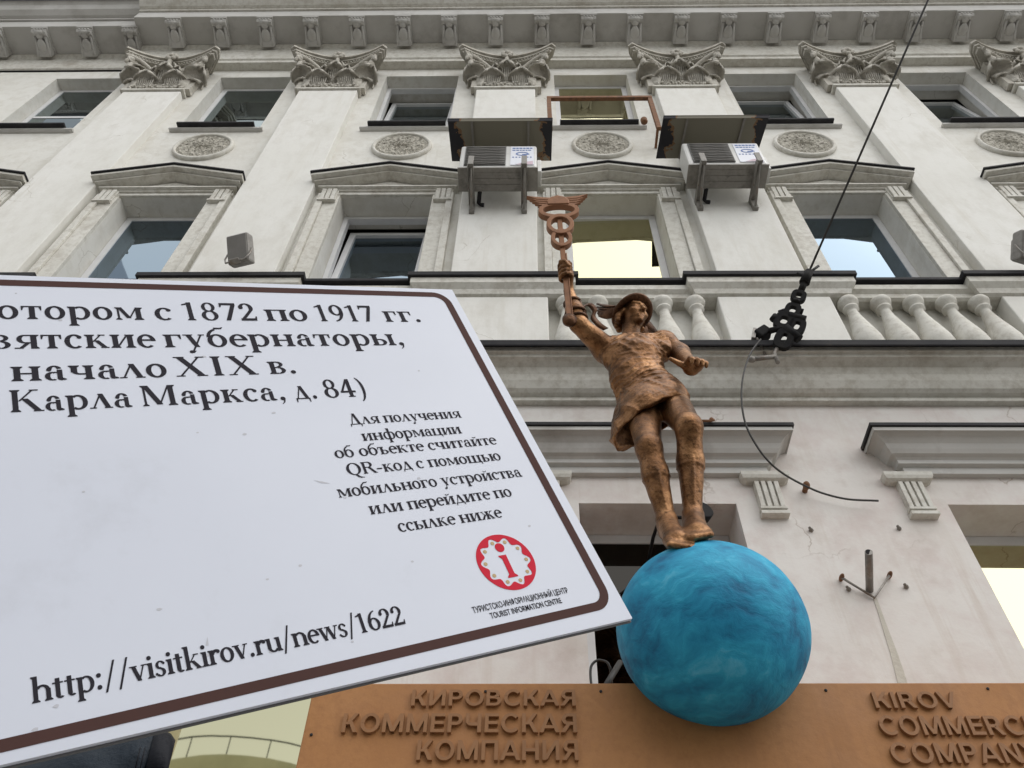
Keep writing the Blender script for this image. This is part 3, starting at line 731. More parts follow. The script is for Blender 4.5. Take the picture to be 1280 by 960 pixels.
def floodlight(label, x, y, z, yaw):
    t = tag(empty('floodlight', (x, y, z)), label, 'floodlight', 'floodlights on the ledge')
    c, s = math.cos(yaw), math.sin(yaw); ax = np.array([c,s,0]); ay = np.array([-s,c,0]); az = np.array([0,0,1.0])
    tl = rad(38); ay2 = ay*math.cos(tl)+az*math.sin(tl); az2 = -ay*math.sin(tl)+az*math.cos(tl); o = np.array([x,y,z])+az*.21
    m = MB(); m.obox(o, ax, ay2, az2, .115, .06, .15); m.obox(o+ay2*.085, ax, ay2, az2, .08, .03, .11); obj('housing', m, M['grey_housing'], t, bevel=.018)
    m = MB(); m.obox(o-ay2*.064, ax, ay2, az2, .10, .004, .134); obj('lens', m, M['lens'], t, bevel=.003)
    m = MB(); P = [o+ax*.128, o+ax*.13-az*.12, o+ax*.10-az*.20, o-ax*.10-az*.20, o-ax*.13-az*.12, o-ax*.128]; m.tube(P, .009, 8)
    m.obox(np.array([x,y,z])+az*.004, ax, ay, az, .05, .03, .004); obj('yoke', m, M['grey_steel'], t)
    return t
floodlight('grey floodlight on the ledge above the top edge of the white plate', -2.80, 4.02, 8.40, -.25)
floodlight('grey floodlight on the ledge at the right edge of the picture', 4.73, 4.02, 8.40, .3)

# black lamp behind the statue's ankles
t = tag(empty('wall_lamp', (1.12, W+.3, 5.2)), 'small round black lamp behind the left ankle of the statue', 'lamp')
q = np.array(at(876,641,4.0)); m = MB(); m.lathe([(.02,-.08),(.05,-.075),(.068,-.03),(.074,.03),(.068,.035)], q, ax=(.25,-.9,.1), n=24); obj('lamp_head', m, M['iron'], t)
m = MB(); m.tube([q+np.array([-.02,.06,0]), q+np.array([-.25,.05,.02]), q+np.array([-.27,.3,.05]), np.array([q[0]-.27, W+.34, q[2]+.12])], .012, 8); obj('arm', m, M['iron'], t)

# span wire with its tensioner and insulators
P0 = np.array(at(968,442,4.03)); P1 = np.array(at(1012,338,3.72)); P2 = np.array(at(1160,0,2.0)); far = P1 + (P2-P1)*9.0
t = tag(empty('span_wire', P0), 'taut dark span wire running from the ledge up over the street', 'wire')
m = MB(); m.tube([P1, P2, far], .0095, 8); obj('cable', m, M['wire'], t)
m = MB(); m.tube([P1-(P2-P1)*.01, P1+(P2-P1)*.012+np.array([.07,0,0.02])], .012, 6); obj('cable_end', m, M['wire'], t)
T = tag(empty('tensioner', P0), 'black iron tensioner of links and clamps anchored on the ledge', 'tensioner')
d = _n(P1-P0); LAT = .62; s_ = _n(np.cross(d, (0,1,0))); n_ = np.cross(s_, d); Ln = np.linalg.norm(P1-P0)
def on(q, a=0): return P0 + d*Ln*q + s_*a*LAT
m = MB(); m.tube([on(.84), on(.99)], [.045,.035], 8); m.tube([on(.74), on(.86)], .028, 8); m.tube([on(.90,-.06), on(.93,.14)], .013, 6); obj('turnbuckle', m, M['iron'], T)
def link_ring(q, a, lx, lz, w_, name):
    E = lambda g: [(math.copysign(abs(math.cos(k*math.pi/12))**.7, math.cos(k*math.pi/12))*(lx-g)*.72, math.copysign(abs(math.sin(k*math.pi/12))**.7, math.sin(k*math.pi/12))*(lz-g)*.72) for k in range(24)]
    mm = MB(); mm.ring2(E(0), E(w_), on(q, a), s_, d, n_, -.025, .025); return obj(name, mm, M['iron'], T, bevel=.006)
link_ring(.67, .0, .085, .085, .052, 'link')
m = MB(); m.tube([on(.59), on(.62)], .04, 8); obj('pin', m, M['iron'], T)
link_ring(.50, .0, .09, .10, .055, 'link'); link_ring(.36, .05, .11, .12, .07, 'shackle'); link_ring(.34, -.13, .095, .12, .065, 'shackle')
m = MB(); 
m.tube([on(.44,-.20), on(.44,.02)], .035, 8); m.tube([on(.22,-.22), on(.30,.0)], .04, 8); m.tube([on(.30,.02), on(.22,.17)], .026, 8); m.tube([on(.40,.17), on(.34,.19)], .03, 8)
m.tube([on(.52,-.09), on(.52,-.13)], .025, 8); m.tube([on(.48,.09), on(.44,.15)], .022, 8); obj('clamp', m, M['iron'], T)
link_ring(.17, -.04, .105, .14, .075, 'hook_plate')
m = MB(); m.tube([on(.10,-.01), P0, P0-np.array([0,0,.12])], .017, 8); m.tube([P0-np.array([0,0,.04]), P0-np.array([.19,-.02,.05])], .02, 8); m.ell(P0-np.array([.19,-.02,.05]), (.035,.03,.03)); obj('anchor_rod', m, M['grey_steel'], T)

# clamp end with a loose wire that hangs down the wall
t = tag(empty('hanging_wire', at(950,430,4.0)), 'thin loose wire hanging from the ledge in a long curve to a wall clip', 'wire')
pts = [at(x,y,Y) for x,y,Y in ((951,424,3.98),(938,442,3.97),(929,470,3.97),(927,500,3.99),(932,530,4.03),(945,556,4.08),(962,578,4.13),(982,594,4.20),(1008,608,4.31),(1030,617,4.34),(1060,624,4.34),(1098,626,4.33))]
def smooth(P, n=6):
    P = [np.array(p) for p in P]; P = [2*P[0]-P[1]]+P+[2*P[-1]-P[-2]]; o_ = []
    for i in range(1, len(P)-2):
        for k in range(n):
            u = k/n; a, b, c, e = P[i-1:i+3]; o_.append(.5*((2*b)+(-a+c)*u+(2*a-5*b+4*c-e)*u*u+(-a+3*b-3*c+e)*u**3))
    return o_+[P[-2]]
m = MB(); m.tube(smooth(pts), .0075, 6); obj('wire', m, M['wire'], t)
m = MB(); m.ell(at(1008,607,4.33), (.025,.035,.032)); m.tube([at(1008,607,4.34), np.array(at(1008,607,4.34))+np.array([0,.08,0])], .02, 8); obj('wall_clip', m, M['rust'], t)
t = tag(empty('wire_clamp', at(950,420,4.02)), 'small black clamp box on the ledge left of the tensioner', 'clamp')
q = np.array(at(953,418,4.02)); m = MB(); m.obox(q, _n(np.array([.8,-.2,.5])), (0,1,0), _n(np.array([-.5,0,.8])), .055, .05, .05); obj('box', m, M['iron'], t, bevel=.012)
m = MB(); m.obox(q+np.array([-.07,.01,.0]), _n(np.array([.3,0,1])), (0,1,0), (1,0,-.3), .07, .03, .014); m.tube([q+np.array([-.06,0,-.05]), q+np.array([-.02,.05,-.12]), q+np.array([.0,.08,-.2])], .012, 6); obj('jaw', m, M['grey_steel'], t)

# steel tube on wire stays, and the old crack filled under it
t = tag(empty('tube_bracket', (2.17, W, 4.93)), 'short grey steel tube jutting from the wall between two thin stays', 'bracket')
Bp = np.array(at(1087,738,4.395)); m = MB(); m.tube([Bp, np.array(at(1086,690,4.07))], .024, 14); obj('tube', m, M['grey_steel'], t)
m = MB(); m.lathe([(.02,0),(.02,.002)], np.array(at(1086,690,4.07))-np.array([0,.0012,0]), ax=(0,1,0), n=12); obj('bore', m, M['iron'], t)
m = MB(); e_ = np.array(at(1093,747,4.385)); m.tube([at(1052,722,4.36), e_, at(1112,719,4.36)], .009, 6); obj('stay', m, M['grey_steel'], t)
for px in ((1052,722),(1112,719)):
    m = MB(); m.ell(at(*px,4.37), (.016,.04,.016)); obj('stay_eye', m, M['rust'], t)
M['filler'] = mat('crack_filler', (.50,.47,.40), (.58,.55,.48), 8, .9, bump=.004, bscale=30)
cr = [(1094,748,.012),(1101,768,.012),(1109,792,.017),(1117,815,.021),(1124,838,.025),(1130,860,.028)]
m = MB(); vs = []
for px, py, hw_ in cr:
    p = np.array(at(px,py,W-.004)); vs += [p-np.array([hw_,0,0]), p+np.array([hw_,0,0]), p+np.array([hw_,.01,0]), p-np.array([hw_,-.01,0])]
fs = []
for i in range(len(cr)-1):
    a = 4*i; fs += [(a,a+1,a+5,a+4),(a+1,a+2,a+6,a+5),(a+3,a,a+4,a+7)]
m.add(vs, fs); obj('crack_repair', m, M['filler'], bld)
for i, (px, py) in enumerate(((1124,660),(1133,733),(1014,662),(1061,736))):
    lab = ('rusty wall anchor below the fluted bracket at the right', 'rusty wall anchor right of the short steel tube', 'rusty wall anchor below the wire clip', 'rusty wall anchor under the left stay of the steel tube')[i]
    q = np.array(at(px,py,W-.012)); m = MB(); m.lathe([(.006,-.015),(.012,-.005),(.016,.006),(.012,.014)], q, ax=(.3,1,.1), n=12); m.ell(q+np.array([-.012,-.012,.006]), (.010,.012,.008), 8)
    tag(obj('wall_anchor', m, M['steel']), lab, 'anchor', 'rusty anchors in the wall')
q = np.array(at(868,526,4.12)); m = MB(); m.tube([q, q+np.array([.12,0,.0]), q+np.array([.15,0,.01])], .010, 6); m.ell(q+np.array([.13,0,.015]), (.018,.015,.02), 8); m.tube([q+np.array([.02,0,0]), q+np.array([.02,.28,-.02])], .008, 6)
tag(obj('iron_pin', m, M['rust']), 'rusty iron pin lying on the window hood beside the raised knee', 'pin')
# cable ends on top of the sign
q = np.array(at(752,838,3.9)); m = MB(); 
m.tube(smooth([q+np.array([.05,.25,-.25]), q+np.array([.05,.02,0]), q+np.array([.0,0,.06]), q+np.array([-.05,0,.03]), q+np.array([-.06,0,-.05]), q+np.array([-.05,0,-.12]), q+np.array([-.02,0,-.22])]), .007, 6)
m.tube([at(775,828,4.0), at(757,858,3.75)], .016, 8)
tag(obj('cable_loop', m, M['wire']), 'black cable loop sticking up behind the brown board left of the globe', 'cable')
# ================================================================== STATUE
def nets(D, o, h):
    """smooth surface through the zero level of a sampled distance field"""
    S = D < 0; nx, ny, nz = D.shape
    c = np.zeros((nx-1,ny-1,nz-1), np.int8)
    for i in (0,1):
        for j in (0,1):
            for k in (0,1): c += S[i:nx-1+i, j:ny-1+j, k:nz-1+k]
    idx = np.argwhere((c > 0) & (c < 8)); N = len(idx); acc = np.zeros((N,3)); cnt = np.zeros(N)
    cor = [(i,j,k) for i in (0,1) for j in (0,1) for k in (0,1)]
    for a in cor:
        for ax in range(3):
            if a[ax]: continue
            b = list(a); b[ax] = 1
            da = D[idx[:,0]+a[0], idx[:,1]+a[1], idx[:,2]+a[2]]; db = D[idx[:,0]+b[0], idx[:,1]+b[1], idx[:,2]+b[2]]
            x = (da < 0) != (db < 0); t = np.where(x, da/np.where(x, da-db, 1), 0)
            p = np.tile(np.array(a, float), (N,1)); p[:,ax] += t; acc[x] += p[x]; cnt[x] += 1
    V = o + (idx + acc/cnt[:,None])*h
    lut = -np.ones((nx-1,ny-1,nz-1), np.int32); lut[idx[:,0],idx[:,1],idx[:,2]] = np.arange(N)
    F = []
    for ax in range(3):
        sl = [slice(1,-1)]*3; sl[ax] = slice(0,-1); s2 = list(sl); s2[ax] = slice(1,None)
        A = S[tuple(sl)]; Bb = S[tuple(s2)]; e = np.argwhere(A != Bb)
        of = np.array([1,1,1]); of[ax] = 0; e = e + of
        u, v = [q for q in range(3) if q != ax]
        def cell(du, dv):
            q = e.copy(); q[:,u] -= du; q[:,v] -= dv; return lut[q[:,0],q[:,1],q[:,2]]
        q = np.stack([cell(1,1), cell(0,1), cell(0,0), cell(1,0)], 1)
        ins = S[e[:,0],e[:,1],e[:,2]]
        if ax == 1: ins = ~ins
        q[~ins] = q[~ins][:, ::-1]; F.append(q[(q >= 0).all(1)])
    return V, np.concatenate(F)
class Field:
    def __init__(s, lo, hi, h):
        s.h = h; s.o = np.array(lo, float); n = np.ceil((np.array(hi)-s.o)/h).astype(int)+1
        s.D = np.full(n, .5, np.float32); s.n = n
    def sub(s, lo, hi):
        a = np.clip(np.floor((lo-s.o)/s.h).astype(int), 0, s.n-1); b = np.clip(np.ceil((hi-s.o)/s.h).astype(int)+1, 1, s.n)
        sl = tuple(slice(i,j) for i,j in zip(a,b))
        g = np.meshgrid(*[s.o[k]+s.h*np.arange(a[k],b[k]) for k in range(3)], indexing='ij')
        return sl, np.stack(g, -1).astype(np.float32)
    def put(s, sl, d, k, op='u'):
        C = s.D[sl]
        if op == 'u':
            if k > 0: hh = np.clip(.5+.5*(C-d)/k, 0, 1); s.D[sl] = C*(1-hh)+d*hh-k*hh*(1-hh)
            else: s.D[sl] = np.minimum(C, d)
        else:
            d = -d; hh = np.clip(.5-.5*(C-d)/k, 0, 1); s.D[sl] = C*(1-hh)+d*hh+k*hh*(1-hh)
    def cap(s, a, b, ra, rb=None, k=.03, op='u', flat=None):
        """tapered limb; flat = (axis, factor) squeezes its section"""
        a, b = np.array(a, float), np.array(b, float); rb = ra if rb is None else rb; mg = max(ra,rb)*1.25+k+.03
        sl, P = s.sub(np.minimum(a,b)-mg, np.maximum(a,b)+mg); d = b-a; L2 = d@d+1e-9
        t = np.clip(((P-a)@d)/L2, 0, 1); q = P-a-t[...,None]*d
        if flat is not None:
            ax = _n(np.array(flat[0], float)); q = q + (q@ax)[...,None]*ax*(1/flat[1]-1)
        s.put(sl, np.linalg.norm(q, axis=-1)-(ra+(rb-ra)*t), k, op)
    def ell(s, c, r, axes=None, k=.03, op='u'):
        c, r = np.array(c, float), np.array(r, float); mg = max(r)+k+.03; sl, P = s.sub(c-mg, c+mg)
        q = P-c
        if axes is not None: q = q @ np.array(axes).T
        k0 = np.linalg.norm(q/r, axis=-1); k1 = np.linalg.norm(q/r**2, axis=-1)+1e-6
        s.put(sl, k0*(k0-1)/k1, k, op)
    def mesh(s, name, m_, parent, it=1):
        V, F = nets(s.D, s.o, s.h)
        for _ in range(it):                                   # light smoothing
            E = np.concatenate([F[:,[0,1]],F[:,[1,2]],F[:,[2,3]],F[:,[3,0]]]); A = np.zeros_like(V); c = np.zeros(len(V))
            np.add.at(A, E[:,0], V[E[:,1]]); np.add.at(A, E[:,1], V[E[:,0]]); np.add.at(c, E[:,0], 1); np.add.at(c, E[:,1], 1)
            V = V*.5 + .5*A/np.maximum(c,1)[:,None]
        me = bpy.data.meshes.new(name); org = (V.min(0)+V.max(0))/2
        me.from_pydata((V-org).tolist(), [], F.tolist()); me.polygons.foreach_set('use_smooth', [True]*len(F)); me.materials.append(m_); me.update()
        o = bpy.data.objects.new(name, me); return link(o, parent, org)

def bronze(name, c1, c2, hi, rough):
    m = bpy.data.materials.new(name); m.use_nodes = True; t = m.node_tree; N, L = t.nodes, t.links; p = N['Principled BSDF']
    tc = N.new('ShaderNodeTexCoord')
    def nz(sc, d=6, r_=.62):
        n = N.new('ShaderNodeTexNoise'); n.inputs['Scale'].default_value = sc; n.inputs['Detail'].default_value = d; n.inputs['Roughness'].default_value = r_; L.new(tc.outputs['Object'], n.inputs[0]); return n.outputs['Fac']
    a = nz(6); r = N.new('ShaderNodeValToRGB'); e = r.color_ramp.elements
    e[0].position = .34; e[0].color = (*c1,1); e[1].position = .70; e[1].color = (*hi,1); x = e.new(.5); x.color = (*c2,1)
    L.new(a, r.inputs[0])
    b2 = nz(38, 5, .7); mr = N.new('ShaderNodeMapRange'); mr.inputs[1].default_value = .52; mr.inputs[2].default_value = .72; L.new(b2, mr.inputs[0])
    mx = N.new('ShaderNodeMix'); mx.data_type = 'RGBA'; mx.inputs[7].default_value = (c1[0]*.4,c1[1]*.37,c1[2]*.35,1); L.new(mr.outputs[0], mx.inputs[0]); L.new(r.outputs[0], mx.inputs[6]); L.new(mx.outputs[2], p.inputs['Base Color'])
    p.inputs['Metallic'].default_value = .82; p.inputs['Roughness'].default_value = rough
    bp_ = N.new('ShaderNodeBump'); bp_.inputs['Distance'].default_value = .006; L.new(nz(55), bp_.inputs['Height']); L.new(bp_.outputs[0], p.inputs['Normal'])
    return m
M['bronze'] = bronze('bronze_paint', (.085,.040,.017), (.20,.097,.041), (.44,.24,.113), .37)
M['bronze_dark'] = bronze('dark_bronze_paint', (.04,.019,.010), (.085,.04,.02), (.16,.08,.042), .45)
M['copper'] = mat('copper_paint', (.25,.115,.055), (.31,.15,.075), 8, .5, metal=.35, bump=.001, bscale=50, dirt=(.14,.065,.035), dscale=5)
K = {k: np.array(at(*v)) for k, v in dict(
    hipR=(803,508,3.18), kneeR=(811,560,3.02), midR=(819,592,3.06), ankR=(833,650,3.13), heelR=(836,664,3.15), ballR=(846,677,3.04), toeR=(854,684,2.97),
    hipL=(836,500,3.18), kneeL=(861,534,2.95), midL=(863,578,3.05), ankL=(866,644,3.13), heelL=(867,656,3.16), ballL=(872,666,3.04), toeL=(875,671,2.97),
    pel=(812,499,3.20), waist=(797,474,3.19), chest=(793,450,3.18), neck0=(789,428,3.19), neck1=(789,412,3.16), head=(791,394,3.13),
    shR=(758,438,3.18), elR=(723,405,3.02), wrR=(711,364,2.96), haR=(706,350,2.94),
    shL=(831,431,3.18), elL=(850,442,3.16), wrL=(864,456,3.00), haL=(864,461,2.94)).items()}
statue = tag(empty('statue', (K['heelL']+K['heelR'])/2), 'bronze coloured statue in tunic and winged hat raising a staff on the blue ball', 'statue')
lo = np.min(list(K.values()), 0)-.22; hi = np.max(list(K.values()), 0)+.22; hi[2] += .08
f = Field(lo, hi, .0068)
fh = _n(np.array([.52,-.82,-.24])); uh = np.array([-.06,.0,1.0]); uh = _n(uh-fh*(uh@fh)); rh = np.cross(fh, uh); AX = np.array([rh, fh, uh])
H = K['head']
HS = 1.07
def hp(x, y, z): return H + (rh*x + fh*y + uh*z)*HS
# trunk
f.cap(K['pel'], K['waist'], .158, .15, .05, flat=((0,1,0),.78)); f.cap(K['waist'], K['chest'], .15, .175, .06, flat=((0,1,0),.74))
f.cap(K['shR'], K['shL'], .078, .075, .06); f.cap(K['chest'], K['neck0'], .14, .07, .06, flat=((0,1,0),.75))
f.cap(K['neck0']+np.array([0,0,-.04]), K['neck1']+np.array([0,0,.03]), .066, .058, .035)
# legs
def leg(s, w_):
    h_, k_, m_, a_, e_, b_, t_ = [K[n+s] for n in ('hip','knee','mid','ank','heel','ball','toe')]
    f.cap(h_, k_, .108*w_, .068*w_, .03); f.ell(k_+np.array([0,-.012,0]), (.050,.046,.066), k=.04)
    f.cap(k_, m_, .066*w_, .066*w_, .03); f.cap(m_, a_, .067*w_, .046, .03)
    f.cap(m_+np.array([0,.035,.06]), m_+np.array([0,.02,-.12]), .042, .03, .04)
    f.cap(a_, e_+np.array([0,0,.0]), .047, .048, .02); f.cap(a_+np.array([0,-.01,-.02]), b_, .047, .050, .03); f.cap(e_, b_, .045, .050, .03)
    ax = _n(np.cross(t_-b_, (0,0,1)))
    for i in range(5):
        o_ = (i-2)*.025
        f.cap(b_+ax*o_, t_+ax*o_*1.05-(t_-b_)*.10*abs(i-(1 if s == 'R' else 3)), .020, .017, .018)
    return m_, a_
leg('R', 1.0); leg('L', 1.03)
# sandal straps
for s in 'RL':
    m_, a_ = K['mid'+s], K['ank'+s]
    for q, r in ((.12,.066),(.97,.046)):
        c = m_+(a_-m_)*q; d = _n(a_-m_); e1 = _n(np.cross(d,(1,0,0))); e2 = np.cross(d,e1); P = [c+(e1*math.cos(t)+e2*math.sin(t))*r for t in [j*math.pi/7 for j in range(15)]]
        for a, b in zip(P, P[1:]): f.cap(a, b, .0075, .0075, .008)
    f.cap(a_+np.array([0,-.045,0]), m_+np.array([0,-.066,-.03]), .009, .009, .006)
# arms
f.cap(K['shR'], K['elR'], .078, .056, .05); f.cap(K['shR']+(K['elR']-K['shR'])*.35+np.array([0,-.02,-.01]), K['shR']+(K['elR']-K['shR'])*.7, .06, .05, .03)
f.cap(K['elR'], K['elR']+(K['wrR']-K['elR'])*.4, .054, .056, .03); f.cap(K['elR']+(K['wrR']-K['elR'])*.4, K['wrR'], .056, .034, .03)
f.cap(K['shL'], K['elL'], .076, .058, .05); f.cap(K['elL'], K['wrL'], .058, .038, .04)
# right hand round the staff
S0, S1 = np.array(at(712,400,2.97)), np.array(at(697,252,2.66)); sdir = _n(S1-S0)
hc = S0 + sdir*((K['haR']-S0)@sdir); toc = _n(np.array([0,-1,0])-sdir*(sdir@np.array([0,-1,0]))); sid = np.cross(sdir, toc)
pc = hc - toc*.012 + sid*.03*(1 if sid[0] > 0 else -1); sx = 1 if sid[0] > 0 else -1
f.cap(K['wrR'], pc-sdir*.03, .036, .036, .02, flat=(sid,.8)); f.cap(pc-sdir*.04, pc+sdir*.045, .034, .034, .02, flat=(sid,.7))
for i in range(4):
    c = hc + sdir*(.052-.033*i); P = []
    for j in range(8):
        a = rad(-30+j*38); P.append(c + (sid*sx*math.cos(a) + toc*math.sin(a))*(.040-.001*j) - sdir*.004*j)
    for j, (a, b) in enumerate(zip(P, P[1:])): f.cap(a, b, .0165-.0007*j, .0158-.0007*j, .006)
P = [pc-sdir*.03+toc*.01, hc+sid*sx*.03+toc*.035+sdir*.0, hc-sid*sx*.0+toc*.045+sdir*.035, hc-sid*sx*.025+toc*.035+sdir*.045]
for a, b in zip(P, P[1:]): f.cap(a, b, .017, .015, .006)
# left hand stretched forward, palm down, thumb towards the chest
wr, hl = K['wrL'], K['haL']; fd = _n(np.array([.22,-.93,-.22])); sd_ = _n(np.cross(fd, (0,0,1))); sd_ = sd_ if sd_[0] < 0 else -sd_; nd_ = np.array([0,0,-1.0])
f.cap(wr, hl, .037, .040, .025); kn = hl+fd*.05; f.cap(hl+sd_*.018, kn+sd_*.028, .030, .026, .02); f.cap(hl-sd_*.016, kn-sd_*.030, .030, .025, .02)
for i, L_ in enumerate((.088,.098,.092,.072)):
    b0 = kn + sd_*(.040-.027*i); d1 = _n(fd+nd_*(.15+.05*i)-sd_*.08*(i-1)); d2 = _n(fd*.6+nd_*.9); d3 = _n(nd_*.9-fd*.35)
    p1 = b0+d1*L_*.5; p2 = p1+d2*L_*.38; p3 = p2+d3*L_*.28
    f.cap(b0-fd*.03, b0, .019, .0175, .012); f.cap(b0, p1, .0172, .0158, .004); f.cap(p1, p2, .0158, .014, .004); f.cap(p2, p3, .014, .0115, .004)
tb = hl+sd_*.03+nd_*.006; t1 = tb+_n(sd_+fd*.55)*.065; f.cap(tb-sd_*.02, t1, .023, .0165, .01); f.cap(t1, t1+_n(sd_*.8+fd*.25+nd_*-.1)*.06, .0165, .012, .004)
# head and face
f.ell(hp(0,-.01,.03), (.078,.098,.098), AX, .03); f.ell(hp(0,.028,-.035), (.060,.070,.078), AX, .035); f.ell(hp(0,.072,-.092), (.026,.022,.02), AX, .022)
f.cap(hp(0,.084,.024), hp(0,.113,-.026), .009, .0125, .008); f.ell(hp(.013,.097,-.030), (.009,.010,.007), AX, .005); f.ell(hp(-.013,.097,-.030), (.009,.010,.007), AX, .005)
for s in (-1,1):
    f.cap(hp(s*.012,.086,.034), hp(s*.052,.068,.034), .010, .009, .012)
    f.ell(hp(s*.030,.092,.010), (.019,.016,.013), AX, .008, op='s'); f.ell(hp(s*.030,.074,.010), (.015,.012,.011), AX, .003)
    f.ell(hp(s*.045,.058,-.022), (.026,.024,.022), AX, .02)
    f.ell(hp(s*.080,-.005,.0), (.012,.022,.034), AX, .008)
f.cap(hp(-.021,.086,-.060), hp(.021,.086,-.060), .0085, .0085, .004); f.cap(hp(-.019,.085,-.073), hp(.019,.085,-.073), .009, .009, .004); f.cap(hp(-.026,.094,-.0665), hp(.026,.094,-.0665), .004, .004, .003, op='s')
rng = random.Random(2)
for i in range(70):                                           # curls beside the cheeks and at the nape
    a = rng.uniform(1.7, 4.6); z = rng.uniform(-.07,.05)
    f.ell(hp(math.sin(a)*.088, math.cos(a)*.098-.01, z), (.022,.022,.02), AX, .006)
body = f.mesh('body', M['bronze'], statue, 1)

# tunic: draped cloth with folds, open at the hem
def fbm(P, s, seed):
    r = np.random.RandomState(seed); o_ = np.zeros(P.shape[:-1], np.float32)
    for i in range(7):
        w_ = r.randn(3)*s*(1+.35*i); o_ += np.sin(P@w_ + r.rand()*6.28)/(1+.3*i)
    return o_/3
pel, wa, ch, nk = K['pel'], K['waist'], K['chest'], K['neck0']
hemR, hemL = np.array(at(782,540,3.16)), np.array(at(852,498,3.05)); hemC = (hemR+hemL)/2; hax = _n(hemL-hemR)
tlo = np.array([min(K['shR'][0],hemR[0])-.22, 2.80, hemR[2]-.28]); thi = np.array([K['shL'][0]+.16, 3.52, K['shL'][2]+.14])
g = Field(tlo, thi, .0068)
g.cap(wa, ch+np.array([0,-.01,0]), .162, .190, .06, flat=((0,1,0),.76)); g.cap(K['shR']+np.array([.05,0,-.005]), K['shL']+np.array([-.03,0,-.005]), .088, .084, .06); g.cap(ch, nk+np.array([0,0,-.05]), .15, .09, .05, flat=((0,1,0),.8))
g.cap(pel+np.array([.005,0,.02]), wa, .184, .162, .05, flat=((0,1,0),.82)); 
g.cap(pel+np.array([0,-.005,.03]), hemC+np.array([0,.03,.0]), .182, .200, .05, flat=((0,1,0),.86))
g.cap(K['hipL'], hemL+np.array([-.06,.05,.0]), .12, .105, .06); g.cap(K['hipR'], hemR+np.array([.035,.02,.02]), .12, .115, .06)
g.cap(hemR+np.array([-.01,.08,.03]), np.array(at(779,556,3.24)), .07, .045, .05)     # cloth hanging lower at the back
for s, sh in (('R','shR'),('L','shL')):
    c = K[sh]; g.cap(c+np.array([0,0,.02]), c+np.array([.03 if s == 'R' else -.02,-.02,-.10]), .086, .07, .03)
sl, P = g.sub(tlo, thi)
# folds: swags over chest, bunched cloth at the waist, long slanting folds in the skirt
z = P[...,2]; x = P[...,0]; zw = (z-wa[2]); xw = x-wa[0]
th = np.arctan2(P[...,0]-wa[0], -(P[...,1]-wa[1]))
n1 = fbm(P, 7, 1); n2 = fbm(P, 22, 4)
up2 = np.clip(.6+.8*fbm(P, 13, 21), 0, 1.2)
rg = lambda q: 1-2*np.abs(np.sin(q*.5))**.8
am = np.clip(.55+.9*fbm(P, 11, 9), .1, 1.3)
swag = am*rg((zw*.8+xw*xw*1.6+xw*.25)*70 + n1*7 + n2*1.0); up_ = 1/(1+np.exp(-(zw-.06)*40))
bunch = np.clip(.7+.8*fbm(P, 9, 12), .2, 1.4)*rg((zw-xw*.30)*125 + n1*6.5 + n2*1.2)*np.exp(-((zw+.07-xw*.3)/.15)**2)
skirt = rg(th*10 + zw*30 + n1*5.0)*(1/(1+np.exp((zw+.17)*40)))
vneck = rg((np.abs(x-nk[0])*1.1+(z-nk[2])*1.0)*75+n1*1.6)*np.exp(-((z-nk[2]+.12)/.10)**2)*np.exp(-((x-nk[0])/.10)**2)
g.D[sl] += -( .0070*swag*up_*.8 + (.0095*bunch + .004*rg((zw-xw*.35)*230 + n1*8 + n2*2)*up2) + .0065*skirt + .010*vneck*up_ + .0035*n2 ).astype(np.float32)*(g.D[sl] < .1)
# cut the hem and hollow the skirt
def cut(p0, nrm, k=.01):
    d = ((P-p0)@_n(np.array(nrm))).astype(np.float32); g.put(sl, d, k, 's')
hn = _n(np.cross(hax, (0,1,.25))); hn = hn if hn[2] > 0 else -hn
hemd = -((P-hemC)@hn) - .005*np.sin(th*9+.5) - np.maximum(0, (P[...,1]-3.16))*.30*np.clip((hemC[0]+.02-P[...,0])*12,0,1)
g.put(sl, -hemd.astype(np.float32), .008, 's') if False else None
g.D[sl] = np.maximum(g.D[sl], hemd.astype(np.float32))
inner = Field(tlo, thi, .0068); inner.cap(pel+np.array([0,-.005,.0]), hemC+np.array([0,.03,-.2]), .150, .185, .04, flat=((0,1,0),.83)); inner.cap(K['hipL']+np.array([0,0,.0]), hemL+np.array([-.06,.05,-.03]), .10, .088, .04); inner.cap(K['hipR'], hemR+np.array([.035,.02,-.06]), .10, .096, .04)
g.D = np.maximum(g.D, -inner.D)
tunic = g.mesh('tunic', M['bronze'], statue, 1)

# winged hat
m = MB()
def hatp(r, a, z): return H + rH*r*math.sin(a) + fH*(r*math.cos(a)*1.02+.004) + uH*(z-.012)
uH = _n(uh*.86 + fh*(-.52)); fH = _n(fh - uH*(fh@uH)); rH = np.cross(fH, uH)
prof = [(.092,.030),(.118,.020),(.134,.022),(.141,.032),(.137,.044),(.118,.050),(.104,.066),(.100,.100),(.082,.140),(.046,.166),(.004,.172)]
n = 36; vs = []
for r, zz in prof:
    for k in range(n):
        a = 2*math.pi*k/n; vs.append(hatp(r*(1+.05*math.cos(a*2+.6)), a, zz + (.008*math.cos(a*2) if r > .11 else 0)))
m.add(vs, [(i*n+k, i*n+(k+1)%n, (i+1)*n+(k+1)%n, (i+1)*n+k) for i in range(len(prof)-1) for k in range(n)], True)
m.f.append(tuple((len(prof)-1)*n+k for k in range(n))); m.sm.append(True)
hat = obj('winged_hat', m, M['bronze_dark'], statue)
